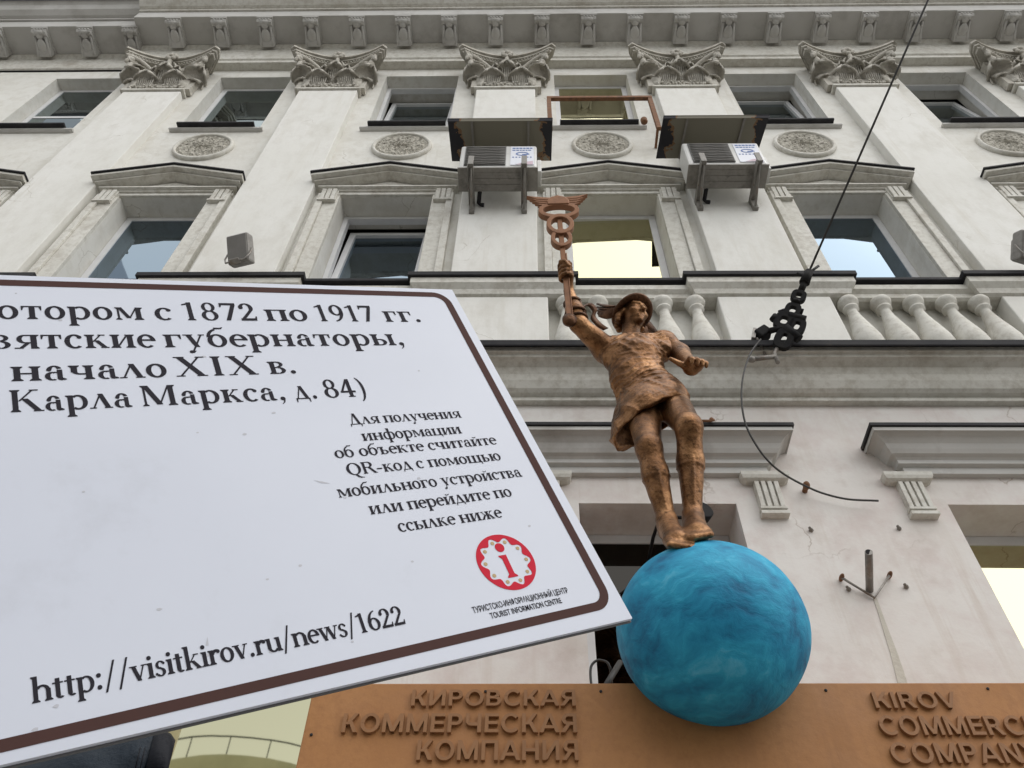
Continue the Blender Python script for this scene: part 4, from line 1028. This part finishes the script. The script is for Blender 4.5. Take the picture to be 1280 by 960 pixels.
for s in (-1,1):
    m = MB()
    root = hp(s*.098, -.02, .045)
    for i in range(6):
        L_ = .20-.012*i; dr = _n(rh*s*(.95-.10*i) - fh*(.35+.05*i) + uh*(-.25-.20*i)) if s < 0 else _n(rh*.25 - fh*(.85+.03*i) + uh*(.35-.10*i)); G_ = []
        nn = _n(np.cross(dr, fh)); rt = root - uh*.010*i + rh*s*.004*i
        for j in range(9):
            t = j/8; wd = .030*math.sin(math.pi*(.22+.76*t))+.004
            c = rt + dr*L_*t + uh*(.05*t*t) - fh*.012*i*.3
            G_.append([c - nn*wd + fh*.004, c + fh*.010*math.sin(math.pi*t), c + nn*wd + fh*.004])
        m.shell(G_, .009)
    obj('hat_wing', m, M['bronze_dark'], hat)
# bracer with flying strap on the raised forearm
m = MB(); d = _n(K['wrR']-K['elR']); e1 = _n(np.cross(d,(0,1,0))); e2 = np.cross(d,e1)
for q, r in ((.12,.063),(.30,.064),(.62,.052)):
    c = K['elR']+(K['wrR']-K['elR'])*q; m.tube([c+(e1*math.cos(t)+e2*math.sin(t))*r for t in [j*math.pi/10 for j in range(21)]], .0105, 8)
for q0, q1, a in ((.12,.62,.4),(.12,.62,2.6)):
    m.tube([K['elR']+(K['wrR']-K['elR'])*(q0+(q1-q0)*t)+(e1*math.cos(a)+e2*math.sin(a))*(.062-.010*t) for t in (0,.5,1)], .008, 6)
obj('bracer', m, M['bronze_dark'], statue)
m = MB(); P_ = smooth([at(724,386,2.99), at(734,380,3.02), at(743,388,3.05), at(741,397,3.07), at(748,406,3.09), at(757,412,3.12)], 5); G_ = [[p+np.array([-.016,.0,-.012]), p, p+np.array([.016,0,.012])] for p in P_]
m.shell(G_, .010); obj('strap', m, M['bronze_dark'], statue)

# staff: flat bar with stacked rings and a pair of wings
cad = empty('caduceus_staff', S0, statue); sx_ = _n(np.cross(sdir, toc)); sx_ = sx_ if sx_[0] > 0 else -sx_; Ls = np.linalg.norm(S1-S0)
m = MB(); m.obox((S0+S0+sdir*Ls*.86)/2, sx_, toc, sdir, .017, .011, Ls*.43); m.obox(S0+sdir*Ls*.27+sx_*.021, sx_, toc, sdir, .0035, .015, Ls*.26); obj('rod', m, M['copper'], cad, bevel=.003)
m = MB(); m.lathe([(.02,-.02),(.045,-.014),(.047,.01),(.03,.02),(.014,.03)], S0, ax=toc, n=20); obj('pommel', m, M['bronze_dark'], cad)
def ering(q, rx, rz, w_, name, y=0, th=.026):
    a = [2*math.pi*k/40 for k in range(40)]; o_ = S0+sdir*Ls*q+toc*y; mm = MB()
    mm.ring2([(rx*math.cos(t), rz*math.sin(t)) for t in a], [((rx-w_)*math.cos(t), (rz-w_)*math.sin(t)) for t in a], o_, sx_, sdir, toc, -th, th); return obj(name, mm, M['copper'], cad, bevel=.004)
ering(.655, .072, .080, .027, 'ring'); ering(.775, .094, .093, .031, 'ring', .003); ering(.905, .142, .078, .034, 'ring', -.003)
m = MB(); o_ = S0+sdir*Ls*.985
m.plate([(-.075,-.035),(.075,-.035),(.078,.0),(.05,.035),(.0,.052),(-.05,.035),(-.078,.0)], o_, sx_, sdir, toc, -.03, .03)
obj('knob', m, M['copper'], cad, bevel=.006)
for s in (-1,1):
    m = MB()
    for i in range(5):
        L_ = .165-.018*i; y0 = .030-.014*i
        m.plate([(s*.04,y0-.014),(s*(.05+L_*.6),y0-.010+.010*(2-i)*.4),(s*(.05+L_),y0+.018*(2-i)*.6+.012),(s*(.05+L_*.6),y0+.010+.012*(2-i)*.4),(s*.04,y0+.008)], o_, sx_, sdir, toc, -.020+.003*i, .020-.003*i)
    obj('staff_wing', m, M['copper'], cad, bevel=.002)
# ================================================================== INFORMATION PLATE
# serif lettering drawn from strokes: x-height 450, capitals 680
T_, TH, SL, SH = 122, 52, 46, 34
def R_(x0, x1, y0, y1): return [[(x0,y0),(x1,y0),(x1,y1),(x0,y1)]]
def pg(*p): return [list(p)]
def st(x, y0, y1, w=T_, b=2, t=2):
    """upright stem with bracketed feet: 0 none, 1 left only, 2 both, 3 right only"""
    o = R_(x, x+w, y0, y1)
    for k, y, s in ((b, y0, 1), (t, y1, -1)):
        l, r = (SL if k in (1,2) else 0), (SL if k in (2,3) else 0)
        if k: o.append([(x-l,y),(x+w+r,y),(x+w+r,y+s*SH*.7),(x+w,y+s*SH*2),(x,y+s*SH*2),(x-l,y+s*SH*.7)])
    return o
def dg(x0, y0, x1, y1, w): return [[(x0,y0),(x0+w,y0),(x1+w,y1),(x1,y1)]]
def ar(cx, cy, rx, ry, a0=0, a1=360, tx=T_, ty=TH, n=None):
    n = n or max(6, int(abs(a1-a0)/12)); o = []
    P = lambda a, dx, dy: (cx+(rx-dx)*math.cos(rad(a)), cy+(ry-dy)*math.sin(rad(a)))
    for i in range(n):
        a, b = a0+(a1-a0)*i/n, a0+(a1-a0)*(i+1)/n
        o.append([P(a,0,0),P(b,0,0),P(b,tx,ty),P(a,tx,ty)])
    return o
def dt(cx, cy, r): return [[(cx+r*math.cos(k*math.pi/8), cy+r*math.sin(k*math.pi/8)) for k in range(16)]]
def foot(xc, y, w, s=1): return R_(xc-w/2, xc+w/2, y if s > 0 else y-SH, y+SH if s > 0 else y)
G = {}
G['о'] = (480, ar(240,225,215,237,tx=112))
G['с'] = (420, ar(235,225,210,237,52,312,tx=112) + dt(340,365,52))
G['е'] = (435, ar(235,225,210,237,0,312,tx=108) + R_(110,430,232,232+TH))
G['р'] = (535, st(70,-220,450,b=2,t=1) + ar(290,225,215,237,-128,128,tx=110))
G['т'] = (475, st(185,0,450,t=0) + R_(30,445,410,450) + pg((30,450),(30,300),(55,300),(85,410),(85,450)) + pg((445,450),(445,300),(420,300),(390,410),(390,450)))
G['м'] = (690, st(85,0,450,48,t=1) + dg(95,450,285,60,100) + dg(330,60,510,450,40) + st(500,0,450,t=3) )
G['п'] = (580, st(75,0,450,t=1) + st(395,0,450,t=3) + R_(100,480,408,450))
G['г'] = (430, st(75,0,450,t=1) + R_(100,390,408,450) + pg((400,450),(405,290),(375,290),(340,410)))
G['в'] = (495, st(75,0,450,b=1,t=1) + ar(250,342,165,108,-90,90,tx=92,ty=40) + ar(265,124,185,124,-90,90,tx=105,ty=40) + R_(150,255,0,40) + R_(150,255,212,248) + R_(150,255,410,450))
G['я'] = (520, st(345,0,450,b=3,t=3) + ar(235,310,165,140,90,270,tx=105,ty=40) + R_(230,350,410,450) + R_(230,350,170,210) + dg(90,0,250,190,95) + foot(110,0,170))
G['к'] = (540, st(75,0,450) + dg(175,205,360,450,45) + dg(400,0,215,255,110) + foot(440,0,170) + foot(390,450,150,-1))
G['и'] = (590, st(75,0,450) + st(400,0,450) + dg(170,60,360,390,48))
G['й'] = (590, G['и'][1] + ar(290,610,105,95,190,350,tx=34,ty=42))
G['у'] = (500, dg(230,0,70,450,112) + dg(150,-150,395,450,44) + dt(135,-165,52) + dg(130,-205,180,-130,60) + foot(125,450,210,-1) + foot(415,450,140,-1))
G['б'] = (490, ar(245,225,215,237,tx=110) + ar(300,340,270,330,105,178,tx=80,ty=60) + pg((230,640),(400,650),(440,720),(410,720),(380,700),(225,705)))
G['н'] = (590, st(75,0,450) + st(400,0,450) + R_(170,410,205,247))
G['а'] = (455, st(270,40,330,100,b=0,t=0) + ar(225,315,145,147,20,165,tx=95,ty=42) + dt(125,330,50) + ar(185,125,145,137,60,300,tx=100,ty=40) + R_(210,300,225,262) + pg((270,70),(370,70),(440,30),(435,5),(330,-8),(285,15)))
G['л'] = (520, dg(60,0,245,470,44) + dg(360,0,200,470,118) + foot(75,0,150) + foot(420,0,190))
G['д'] = (520, dg(80,30,235,480,42) + dg(350,30,195,480,115) + R_(40,490,0,40) + pg((40,30),(40,-110),(65,-110),(95,10)) + pg((490,30),(490,-110),(465,-110),(435,10)))
G['ч'] = (545, st(350,0,450) + st(75,230,450,b=0) + ar(250,300,175,150,180,275,tx=100,ty=46) + R_(240,360,152,198))
G['ь'] = (475, st(75,0,450,b=1) + ar(255,128,180,128,-90,90,tx=105,ty=40) + R_(150,260,0,40) + R_(150,260,216,256))
G['ъ'] = (560, [[(x+80,y) for x,y in p] for p in G['ь'][1]] + R_(30,180,410,450) + pg((30,450),(30,300),(55,300),(85,410)))
G['ы'] = (680, G['ь'][1] + st(500,0,450))
G['ю'] = (690, st(75,0,450) + ar(450,225,205,237,tx=108) + R_(170,260,205,247))
G['ж'] = (760, st(325,0,450) + dg(410,205,590,450,42) + dg(610,0,430,255,108) + dg(310,205,125,450,-42) + dg(145,0,320,255,-108) + foot(640,0,170) + foot(100,0,170) + foot(620,450,150,-1) + foot(135,450,150,-1))
G['ц'] = (600, st(75,0,450) + st(395,0,450) + R_(100,560,0,42) + pg((560,40),(560,-120),(535,-120),(495,10)))
G['щ'] = (850, st(75,0,450) + st(360,0,450) + st(640,0,450) + R_(100,800,0,42) + pg((800,40),(800,-120),(775,-120),(735,10)))
G['ф'] = (660, st(280,-220,680,b=2,t=1) + ar(215,225,185,237,60,300,tx=100) + ar(450,225,185,237,-120,120,tx=100))
G['К'] = (720, st(85,0,680,120) + dg(200,330,500,680,52) + dg(560,0,270,400,140) + foot(620,0,220) + foot(540,680,190,-1))
G['М'] = (880, st(85,0,680,50,t=1) + dg(80,680,360,40,135) + dg(400,40,660,680,45) + st(660,0,680,122,t=3))
G['Д'] = (680, dg(110,40,300,710,52) + dg(460,40,265,710,140) + R_(45,650,0,46) + pg((45,40),(45,-140),(72,-140),(110,10)) + pg((650,40),(650,-140),(622,-140),(585,10)))
G['X'] = (720, dg(490,0,80,680,145) + dg(90,0,540,680,50) + foot(560,0,220) + foot(120,0,180) + foot(150,680,220,-1) + foot(580,680,180,-1))
G['I'] = (370, st(125,0,680,122))
G['Q'] = (760, ar(375,340,340,352,tx=135,ty=44) + pg((330,20),(430,30),(600,-130),(760,-170),(760,-195),(600,-200),(470,-150)))
G['R'] = (700, st(85,0,680,122,t=1) + ar(350,510,210,170,-90,90,tx=125,ty=44) + R_(180,355,636,680) + R_(180,355,340,382) + dg(560,0,310,350,135) + foot(630,0,180))
G['h'] = (590, st(75,0,720,t=1) + st(400,0,330,t=0) + ar(310,290,195,172,0,150,tx=105,ty=60))
G['t'] = (360, st(105,60,560,b=0,t=0) + R_(30,310,408,450) + ar(225,110,120,120,180,320,tx=105,ty=48))
G['p'] = G['р']; G['o'] = G['о']; G['e'] = G['е']
G['v'] = (510, dg(210,0,60,450,118) + dg(235,0,400,450,44) + foot(120,450,220,-1) + foot(420,450,150,-1))
G['i'] = (280, st(85,0,450,t=1) + dt(137,600,66))
G['s'] = (390, ar(205,335,140,125,30,270,tx=88,ty=44) + ar(190,120,150,130,-150,90,tx=95,ty=44) + dt(305,370,36) + dt(75,80,38) + dg(230,180,140,270,70))
G['k'] = (560, st(75,0,720,t=1) + G['к'][1][5:] + dg(175,205,360,450,45) + dg(410,0,215,255,115) + foot(450,0,180) + foot(400,450,150,-1))
G['r'] = (420, st(75,0,450,t=1) + ar(290,270,185,190,60,165,tx=110,ty=90) + dt(350,385,58))
G['u'] = (580, st(75,130,450,b=0,t=1) + st(390,0,450,b=3,t=1) + ar(270,165,195,175,180,330,tx=105,ty=60))
G['n'] = (590, st(75,0,450,t=1) + st(400,0,330,t=0) + ar(310,290,195,172,0,150,tx=105,ty=60))
G['w'] = (760, dg(210,0,60,450,115) + dg(235,0,370,450,42) + dg(490,0,335,450,115) + dg(515,0,660,450,42) + foot(120,450,220,-1) + foot(380,450,200,-1) + foot(680,450,150,-1))
G[':'] = (300, dt(150,55,66) + dt(150,395,66)); G['.'] = (270, dt(135,55,66))
G[','] = (270, dt(135,55,66) + pg((150,60),(205,50),(170,-80),(95,-150),(85,-135),(140,-60)))
G['/'] = (420, dg(40,-130,320,760,62)); G['-'] = (360, R_(50,310,185,255))
G[')'] = (330, ar(30,270,250,470,-75,75,tx=85,ty=20)); G[' '] = (250, [])
G['1'] = (480, st(190,0,680,118,t=0) + pg((60,600),(75,560),(190,590),(190,560),(308,560),(308,680),(285,690)))
G['2'] = (520, ar(250,490,200,195,-25,165,tx=115,ty=48) + dt(120,510,62) + dg(60,60,325,410,105) + R_(50,470,0,90) + pg((470,0),(490,170),(455,170),(420,80)))
G['4'] = (520, R_(270,385,0,680) + R_(25,490,165,235) + dg(30,200,280,680,72) + foot(328,0,210))
G['6'] = (520, ar(265,215,220,225,tx=115) + ar(400,260,355,430,95,180,tx=115,ty=40))
G['7'] = (490, dg(130,0,350,600,120) + R_(45,470,595,680) + pg((45,680),(40,510),(70,510),(105,600)))
G['8'] = (520, ar(260,510,175,180,tx=92,ty=44) + ar(260,185,215,195,tx=108,ty=44))
G['9'] = (520, ar(255,465,220,225,tx=115) + ar(120,420,355,430,-85,0,tx=115,ty=40))

M['plate_white'] = mat('plate_white', (.67,.705,.795), (.64,.675,.765), 3, .42, rough2=.55, dirt=(.55,.575,.64), dscale=5, dlo=.56, dhi=.80)
M['plate_edge'] = mat('plate_edge', (.10,.10,.105), rough=.6)
M['ink'] = mat('printed_dark_ink', (.03,.028,.036), rough=.7, spec=.08)
M['brown_ink'] = mat('printed_brown_line', (.085,.045,.040), (.075,.04,.036), 5, .7, spec=.08)
M['red_ink'] = mat('printed_red', (.60,.03,.055), rough=.7, spec=.08)
M['ochre_ink'] = mat('printed_ochre', (.44,.30,.12), rough=.4)
_u = _n(np.array([1570, 65, 1035.0])); _v = np.array([-729, 1320, 1035.0]); _v = _n(_v - _u*(_u@_v))
PU, PV = RW@_u, RW@_v; PN = -np.cross(PU, PV)
if PN[1] > 0: PN = -PN
PO = CAM + RW@(np.array([(565-640)/F_PX, (480-362)/F_PX, 1.0])*1.0)
PL, PB = -.70, -.4505; PBL = -.4400
plate = tag(empty('information_plate', PO + PU*(-.52) + PV*PB), 'large tilted white plate with brown border, printed text and a red round badge', 'sign')
m = MB(); m.plate([(PL,PBL),(0,PB),(0,0),(PL,0)], PO, PU, PV, PN, -.004, 0); obj('panel', m, M['plate_white'], plate)
m = MB(); m.plate([(PL-.0006,PBL-.0012),(.0008,PB-.0012),(.0008,.0006),(PL-.0006,.0006)], PO, PU, PV, PN, -.0065, -.0042); obj('backing_sheet', m, M['plate_edge'], plate)
def rr(x0, x1, y0, y1, r, n=8):
    o = []
    for cx, cy, a in ((x1-r,y1-r,0),(x0+r,y1-r,90),(x0+r,y0+r,180),(x1-r,y0+r,270)):
        o += [(cx+r*math.cos(rad(a+90*i/n)), cy+r*math.sin(rad(a+90*i/n))) for i in range(n+1)]
    return o
m = MB(); m.ring2(rr(PL+.012,-.0105,PB+.0145,-.0065,.020), rr(PL+.0205,-.0195,PB+.0225,-.0145,.012), PO, PU, PV, PN, .0001, .0003); obj('border_line', m, M['brown_ink'], plate)
def flat(mb, polys, o, ux, uy, sx, sy):
    for i, p in enumerate(polys):
        h = .00025 + (i % 9)*.000012
        if len(p) < 3: continue
        mb.add([PO + PU*(o[0]+ux+q[0]*sx) + PV*(o[1]+uy+q[1]*sy) + PN*h for q in p], [tuple(range(len(p)))])
def layout(text, ls=0):
    x, out = 0, []
    for c in text: out.append((c, x)); x += G[c][0]+ls
    return out, x
def serif(text, vb, xh, ia, ua, ur, ls=-28):
    """baseline vb, x-height xh, character ia starts at ua and the line ends at ur"""
    L_, end = layout(text, ls); xa = L_[ia][1]+45; sx = (ur-ua)/(end-30-ls-xa); mb = MB()
    for c, x in L_: flat(mb, G[c][1], (ua,vb), (x-xa)*sx, 0, sx, xh/450)
    for i in range(len(mb.f)): pass
    return obj('text_line', mb, M['ink'], plate)
def words(vb, xh, *ws):
    mb = MB()
    for text, ua, ur in ws:
        L_, end = layout(text); ur = ur - .0015; sx = (ur-ua)/(end-30-45)
        for c, x in L_: flat(mb, G[c][1], (ua,vb), (x-45)*sx, 0, sx, xh/450)
    return obj('text_line', mb, M['ink'], plate)
def pu(px, py):
    d = RW@np.array([(px-640)/F_PX, (480-py)/F_PX, 1.0]); nn = np.cross(PU, PV); t = ((PO-CAM)@nn)/(d@nn); return float((CAM+d*t-PO)@PU)
def wx(y, *ws): return [(t, pu(a, y), pu(b, y)) for t, a, b in ws]
words(-.0583, .0170, *wx(399, ('котором',-38,182), ('с',196,218), ('1872',230,324), ('по',334,387), ('1917',397,470), ('гг.',482,528)))
words(-.0953, .0170, *wx(436, ('вятские',-13,197), ('губернаторы,',208,511)))
words(-.1330, .0165, *wx(471, ('начало',15,212), ('XIX',222,328), ('в.',340,376)))
words(-.1668, .0158, *wx(505, ('Карла',13,167), ('Маркса,',179,363), ('д.',373,403), ('84)',411,466)))
for i, (s_, a, b) in enumerate((('Для получения',-.1925,-.0722),('информации',-.1860,-.0802),('об объекте считайте',-.2180,-.0465),('QR-код с помощью',-.2125,-.0505),('мобильного устройства',-.2280,-.0370),('или перейдите по',-.2055,-.0588),('ссылке ниже',-.1858,-.0802))):
    serif(s_, (-.2022,-.2228,-.2403,-.2606,-.2832,-.3046,-.3262)[i], .0088, 0, a, b)
serif('http://visitkirov.ru/news/1622', -.4100, .0110, 0, -.4660, -.2105, -52)
# small sans lines under the badge
def sans(text, vb, h, ua, ur):
    vs, fs = font_mb(text, .012, 0); X = [v[0] for v in vs]; a, b = min(X), max(X); s = (ur-ua)/(b-a); mb = MB()
    mb.add([PO + PU*(ua+(v[0]-a)*s) + PV*(vb+v[1]*h/.73) + PN*.0003 for v in vs], fs); return obj('text_line', mb, M['ink'], plate)
sans('ТУРИСТСКО-ИНФОРМАЦИОННЫЙ ЦЕНТР', -.4135, .0056, -.1500, -.0515); sans('TOURIST INFORMATION CENTRE', -.4215, .0054, -.1365, -.0630)
# badge: red scalloped ring, ten ochre dots, serif i
LC, LR = (-.0985,-.3722), .0287
m = MB(); E = [k*math.pi/60 for k in range(120)]
m.ring2([(LC[0]+LR*math.cos(a), LC[1]+LR*math.sin(a)) for a in E], [(LC[0]+LR*(.80+.085*math.cos(10*a+.6))*math.cos(a), LC[1]+LR*(.80+.085*math.cos(10*a+.6))*math.sin(a)) for a in E], PO, PU, PV, PN, .0001, .00028)
badge = obj('badge', m, M['red_ink'], plate)
m = MB()
for k in range(10):
    a = (2*math.pi*k-.6)/10; m.plate([(LC[0]+LR*(.73*math.cos(a)+.065*math.cos(t)), LC[1]+LR*(.73*math.sin(a)+.065*math.sin(t))) for t in [j*math.pi/6 for j in range(12)]], PO, PU, PV, PN, .0001, .00028)
obj('badge_dots', m, M['ochre_ink'], badge)
m = MB(); flat(m, [[(x,y) for x,y in p] for p in (st(-55,0,450,110,b=2,t=1) + dt(0,605,92))], LC, 0, -LR*.56, LR/560, LR/560); obj('badge_letter', m, M['red_ink'], badge)
# grey scuffs
M['scuff'] = mat('grey_scuff', (.52,.53,.58), rough=.6)
m = MB()
rng = random.Random(11)
for k in range(26):
    cu, cv = -.50+rng.random()*.46, -.44+rng.random()*.42
    r = .0006+rng.random()*.0008; m.plate([(cu+r*math.cos(t)*(1+rng.random()), cv+r*math.sin(t)) for t in [j*math.pi/4 for j in range(8)]], PO, PU, PV, PN, .00005, .00016)
m.plate([(-.245,-.262),(-.239,-.266),(-.232,-.267),(-.238,-.264)], PO, PU, PV, PN, .00005, .00016)
m.plate([(-.36,-.3945),(-.3575,-.388),(-.358,-.3948)], PO, PU, PV, PN, .00005, .00016)
s_ = obj('scuffs', m, M['scuff'], plate)
# post that carries the plate, out of the picture to the left
q = PO + PU*(-.60) + PV*(-.12) - PN*.03
m = MB(); m.tube([(q[0],q[1],0.0), (q[0],q[1],q[2])], .022, 12); obj('post', m, M['grey_steel'], plate)
m = MB(); m.obox(q+PN*.012, PU, PV, PN, .03, .05, .010); obj('post_clamp', m, M['grey_steel'], plate)

# ================================================================== DARK LEATHER BAG UNDER THE PLATE'S LOWER EDGE
M['leather'] = mat('navy_leather', (.006,.012,.020), (.010,.018,.028), 9, .45, rough2=.62, bump=.006, bscale=22, spec=.22)
M['leather_edge'] = mat('dark_leather_binding', (.004,.005,.009), (.007,.008,.012), 12, .55, bump=.002, bscale=60, spec=.15)
Yb = 1.02
def bp(px, py, dy=0): return np.array(at(px, py, Yb+dy))
bag = tag(empty('leather_bag', bp(20, 985)), 'dark navy leather bag with stitched rounded end under the lower plate edge', 'bag')
top = [(-140,975),(-60,962),(20,948),(80,934),(130,922),(170,913),(196,911)]
bot = [(-140,1090),(-60,1085),(20,1078),(80,1068),(130,1050),(160,1020),(178,985)]
G_ = []
for i in range(22):
    t = i/21*6; a = min(int(t), 5); f_ = t-a
    p = np.array([np.array(top[a])*(1-f_)+np.array(top[a+1])*f_, np.array(bot[a])*(1-f_)+np.array(bot[a+1])*f_]); row = []
    for k in range(17):
        ph = 2*math.pi*k/16
        c = (p[0]+p[1])/2; h = (p[0]-p[1])/2
        q = c + h*math.cos(ph)
        wr = .004*math.sin(t*4+ph*3)*(1 if i < 19 else .3)
        row.append(bp(q[0], q[1], .055*math.sin(ph)*(1-.25*(t/6)**2)+wr+.03))
    G_.append(row[:-1])
m = MB(); n = 16; vs = [p for r in G_ for p in r]
m.add(vs, [(i*n+k, i*n+(k+1)%n, (i+1)*n+(k+1)%n, (i+1)*n+k) for i in range(21) for k in range(n)], True)
m.add([], []); m.f += [tuple(range(n))[::-1], tuple(21*n+k for k in range(n))]; m.sm += [False, False]
obj('body', m, M['leather'], bag)
e = [np.array(top[-1]), np.array(bot[-1])]
m = MB(); ring = []
G2 = []
for j, (dx, dy, sc) in enumerate(((-2,1,1.03),(8,3,1.05),(18,7,1.02),(24,12,.93),(22,16,.7))):
    row = []
    c = (e[0]+e[1])/2 + np.array([dx,dy]); h = (e[0]-e[1])/2*sc
    for k in range(16):
        ph = 2*math.pi*k/16; q = c+h*math.cos(ph); row.append(bp(q[0], q[1], .045*math.sin(ph)*sc+.03))
    G2.append(row)
vs = [p for r in G2 for p in r]
m.add(vs, [(i*n+k, i*n+(k+1)%n, (i+1)*n+(k+1)%n, (i+1)*n+k) for i in range(4) for k in range(n)], True)
m.f += [tuple(range(n))[::-1], tuple(4*n+k for k in range(n))]; m.sm += [False, False]
obj('end_binding', m, M['leather_edge'], bag)
m = MB()
for ofs in (9, 15):
    pts = []
    for k in range(5, 14):
        ph = 2*math.pi*k/16; c = (e[0]+e[1])/2 + np.array([-ofs,1]); h = (e[0]-e[1])/2*1.0; q = c+h*math.cos(ph); pts.append(bp(q[0], q[1], .052*math.sin(ph)*1.02*-1*-1+.03))
    m.tube(pts, .0009, 5)
obj('stitching', m, M['leather_edge'], bag)
a_, b_ = bp(-120, 990), np.array([q_ for q_ in (PO + PU*(-.60) + PV*(-.12) - PN*.03)]); b_ = np.array([b_[0], b_[1], 2.02])
m = MB(); m.tube([a_, (a_+b_)/2+np.array([0,0,.02]), b_], .008, 8); obj('strap', m, M['leather_edge'], bag)
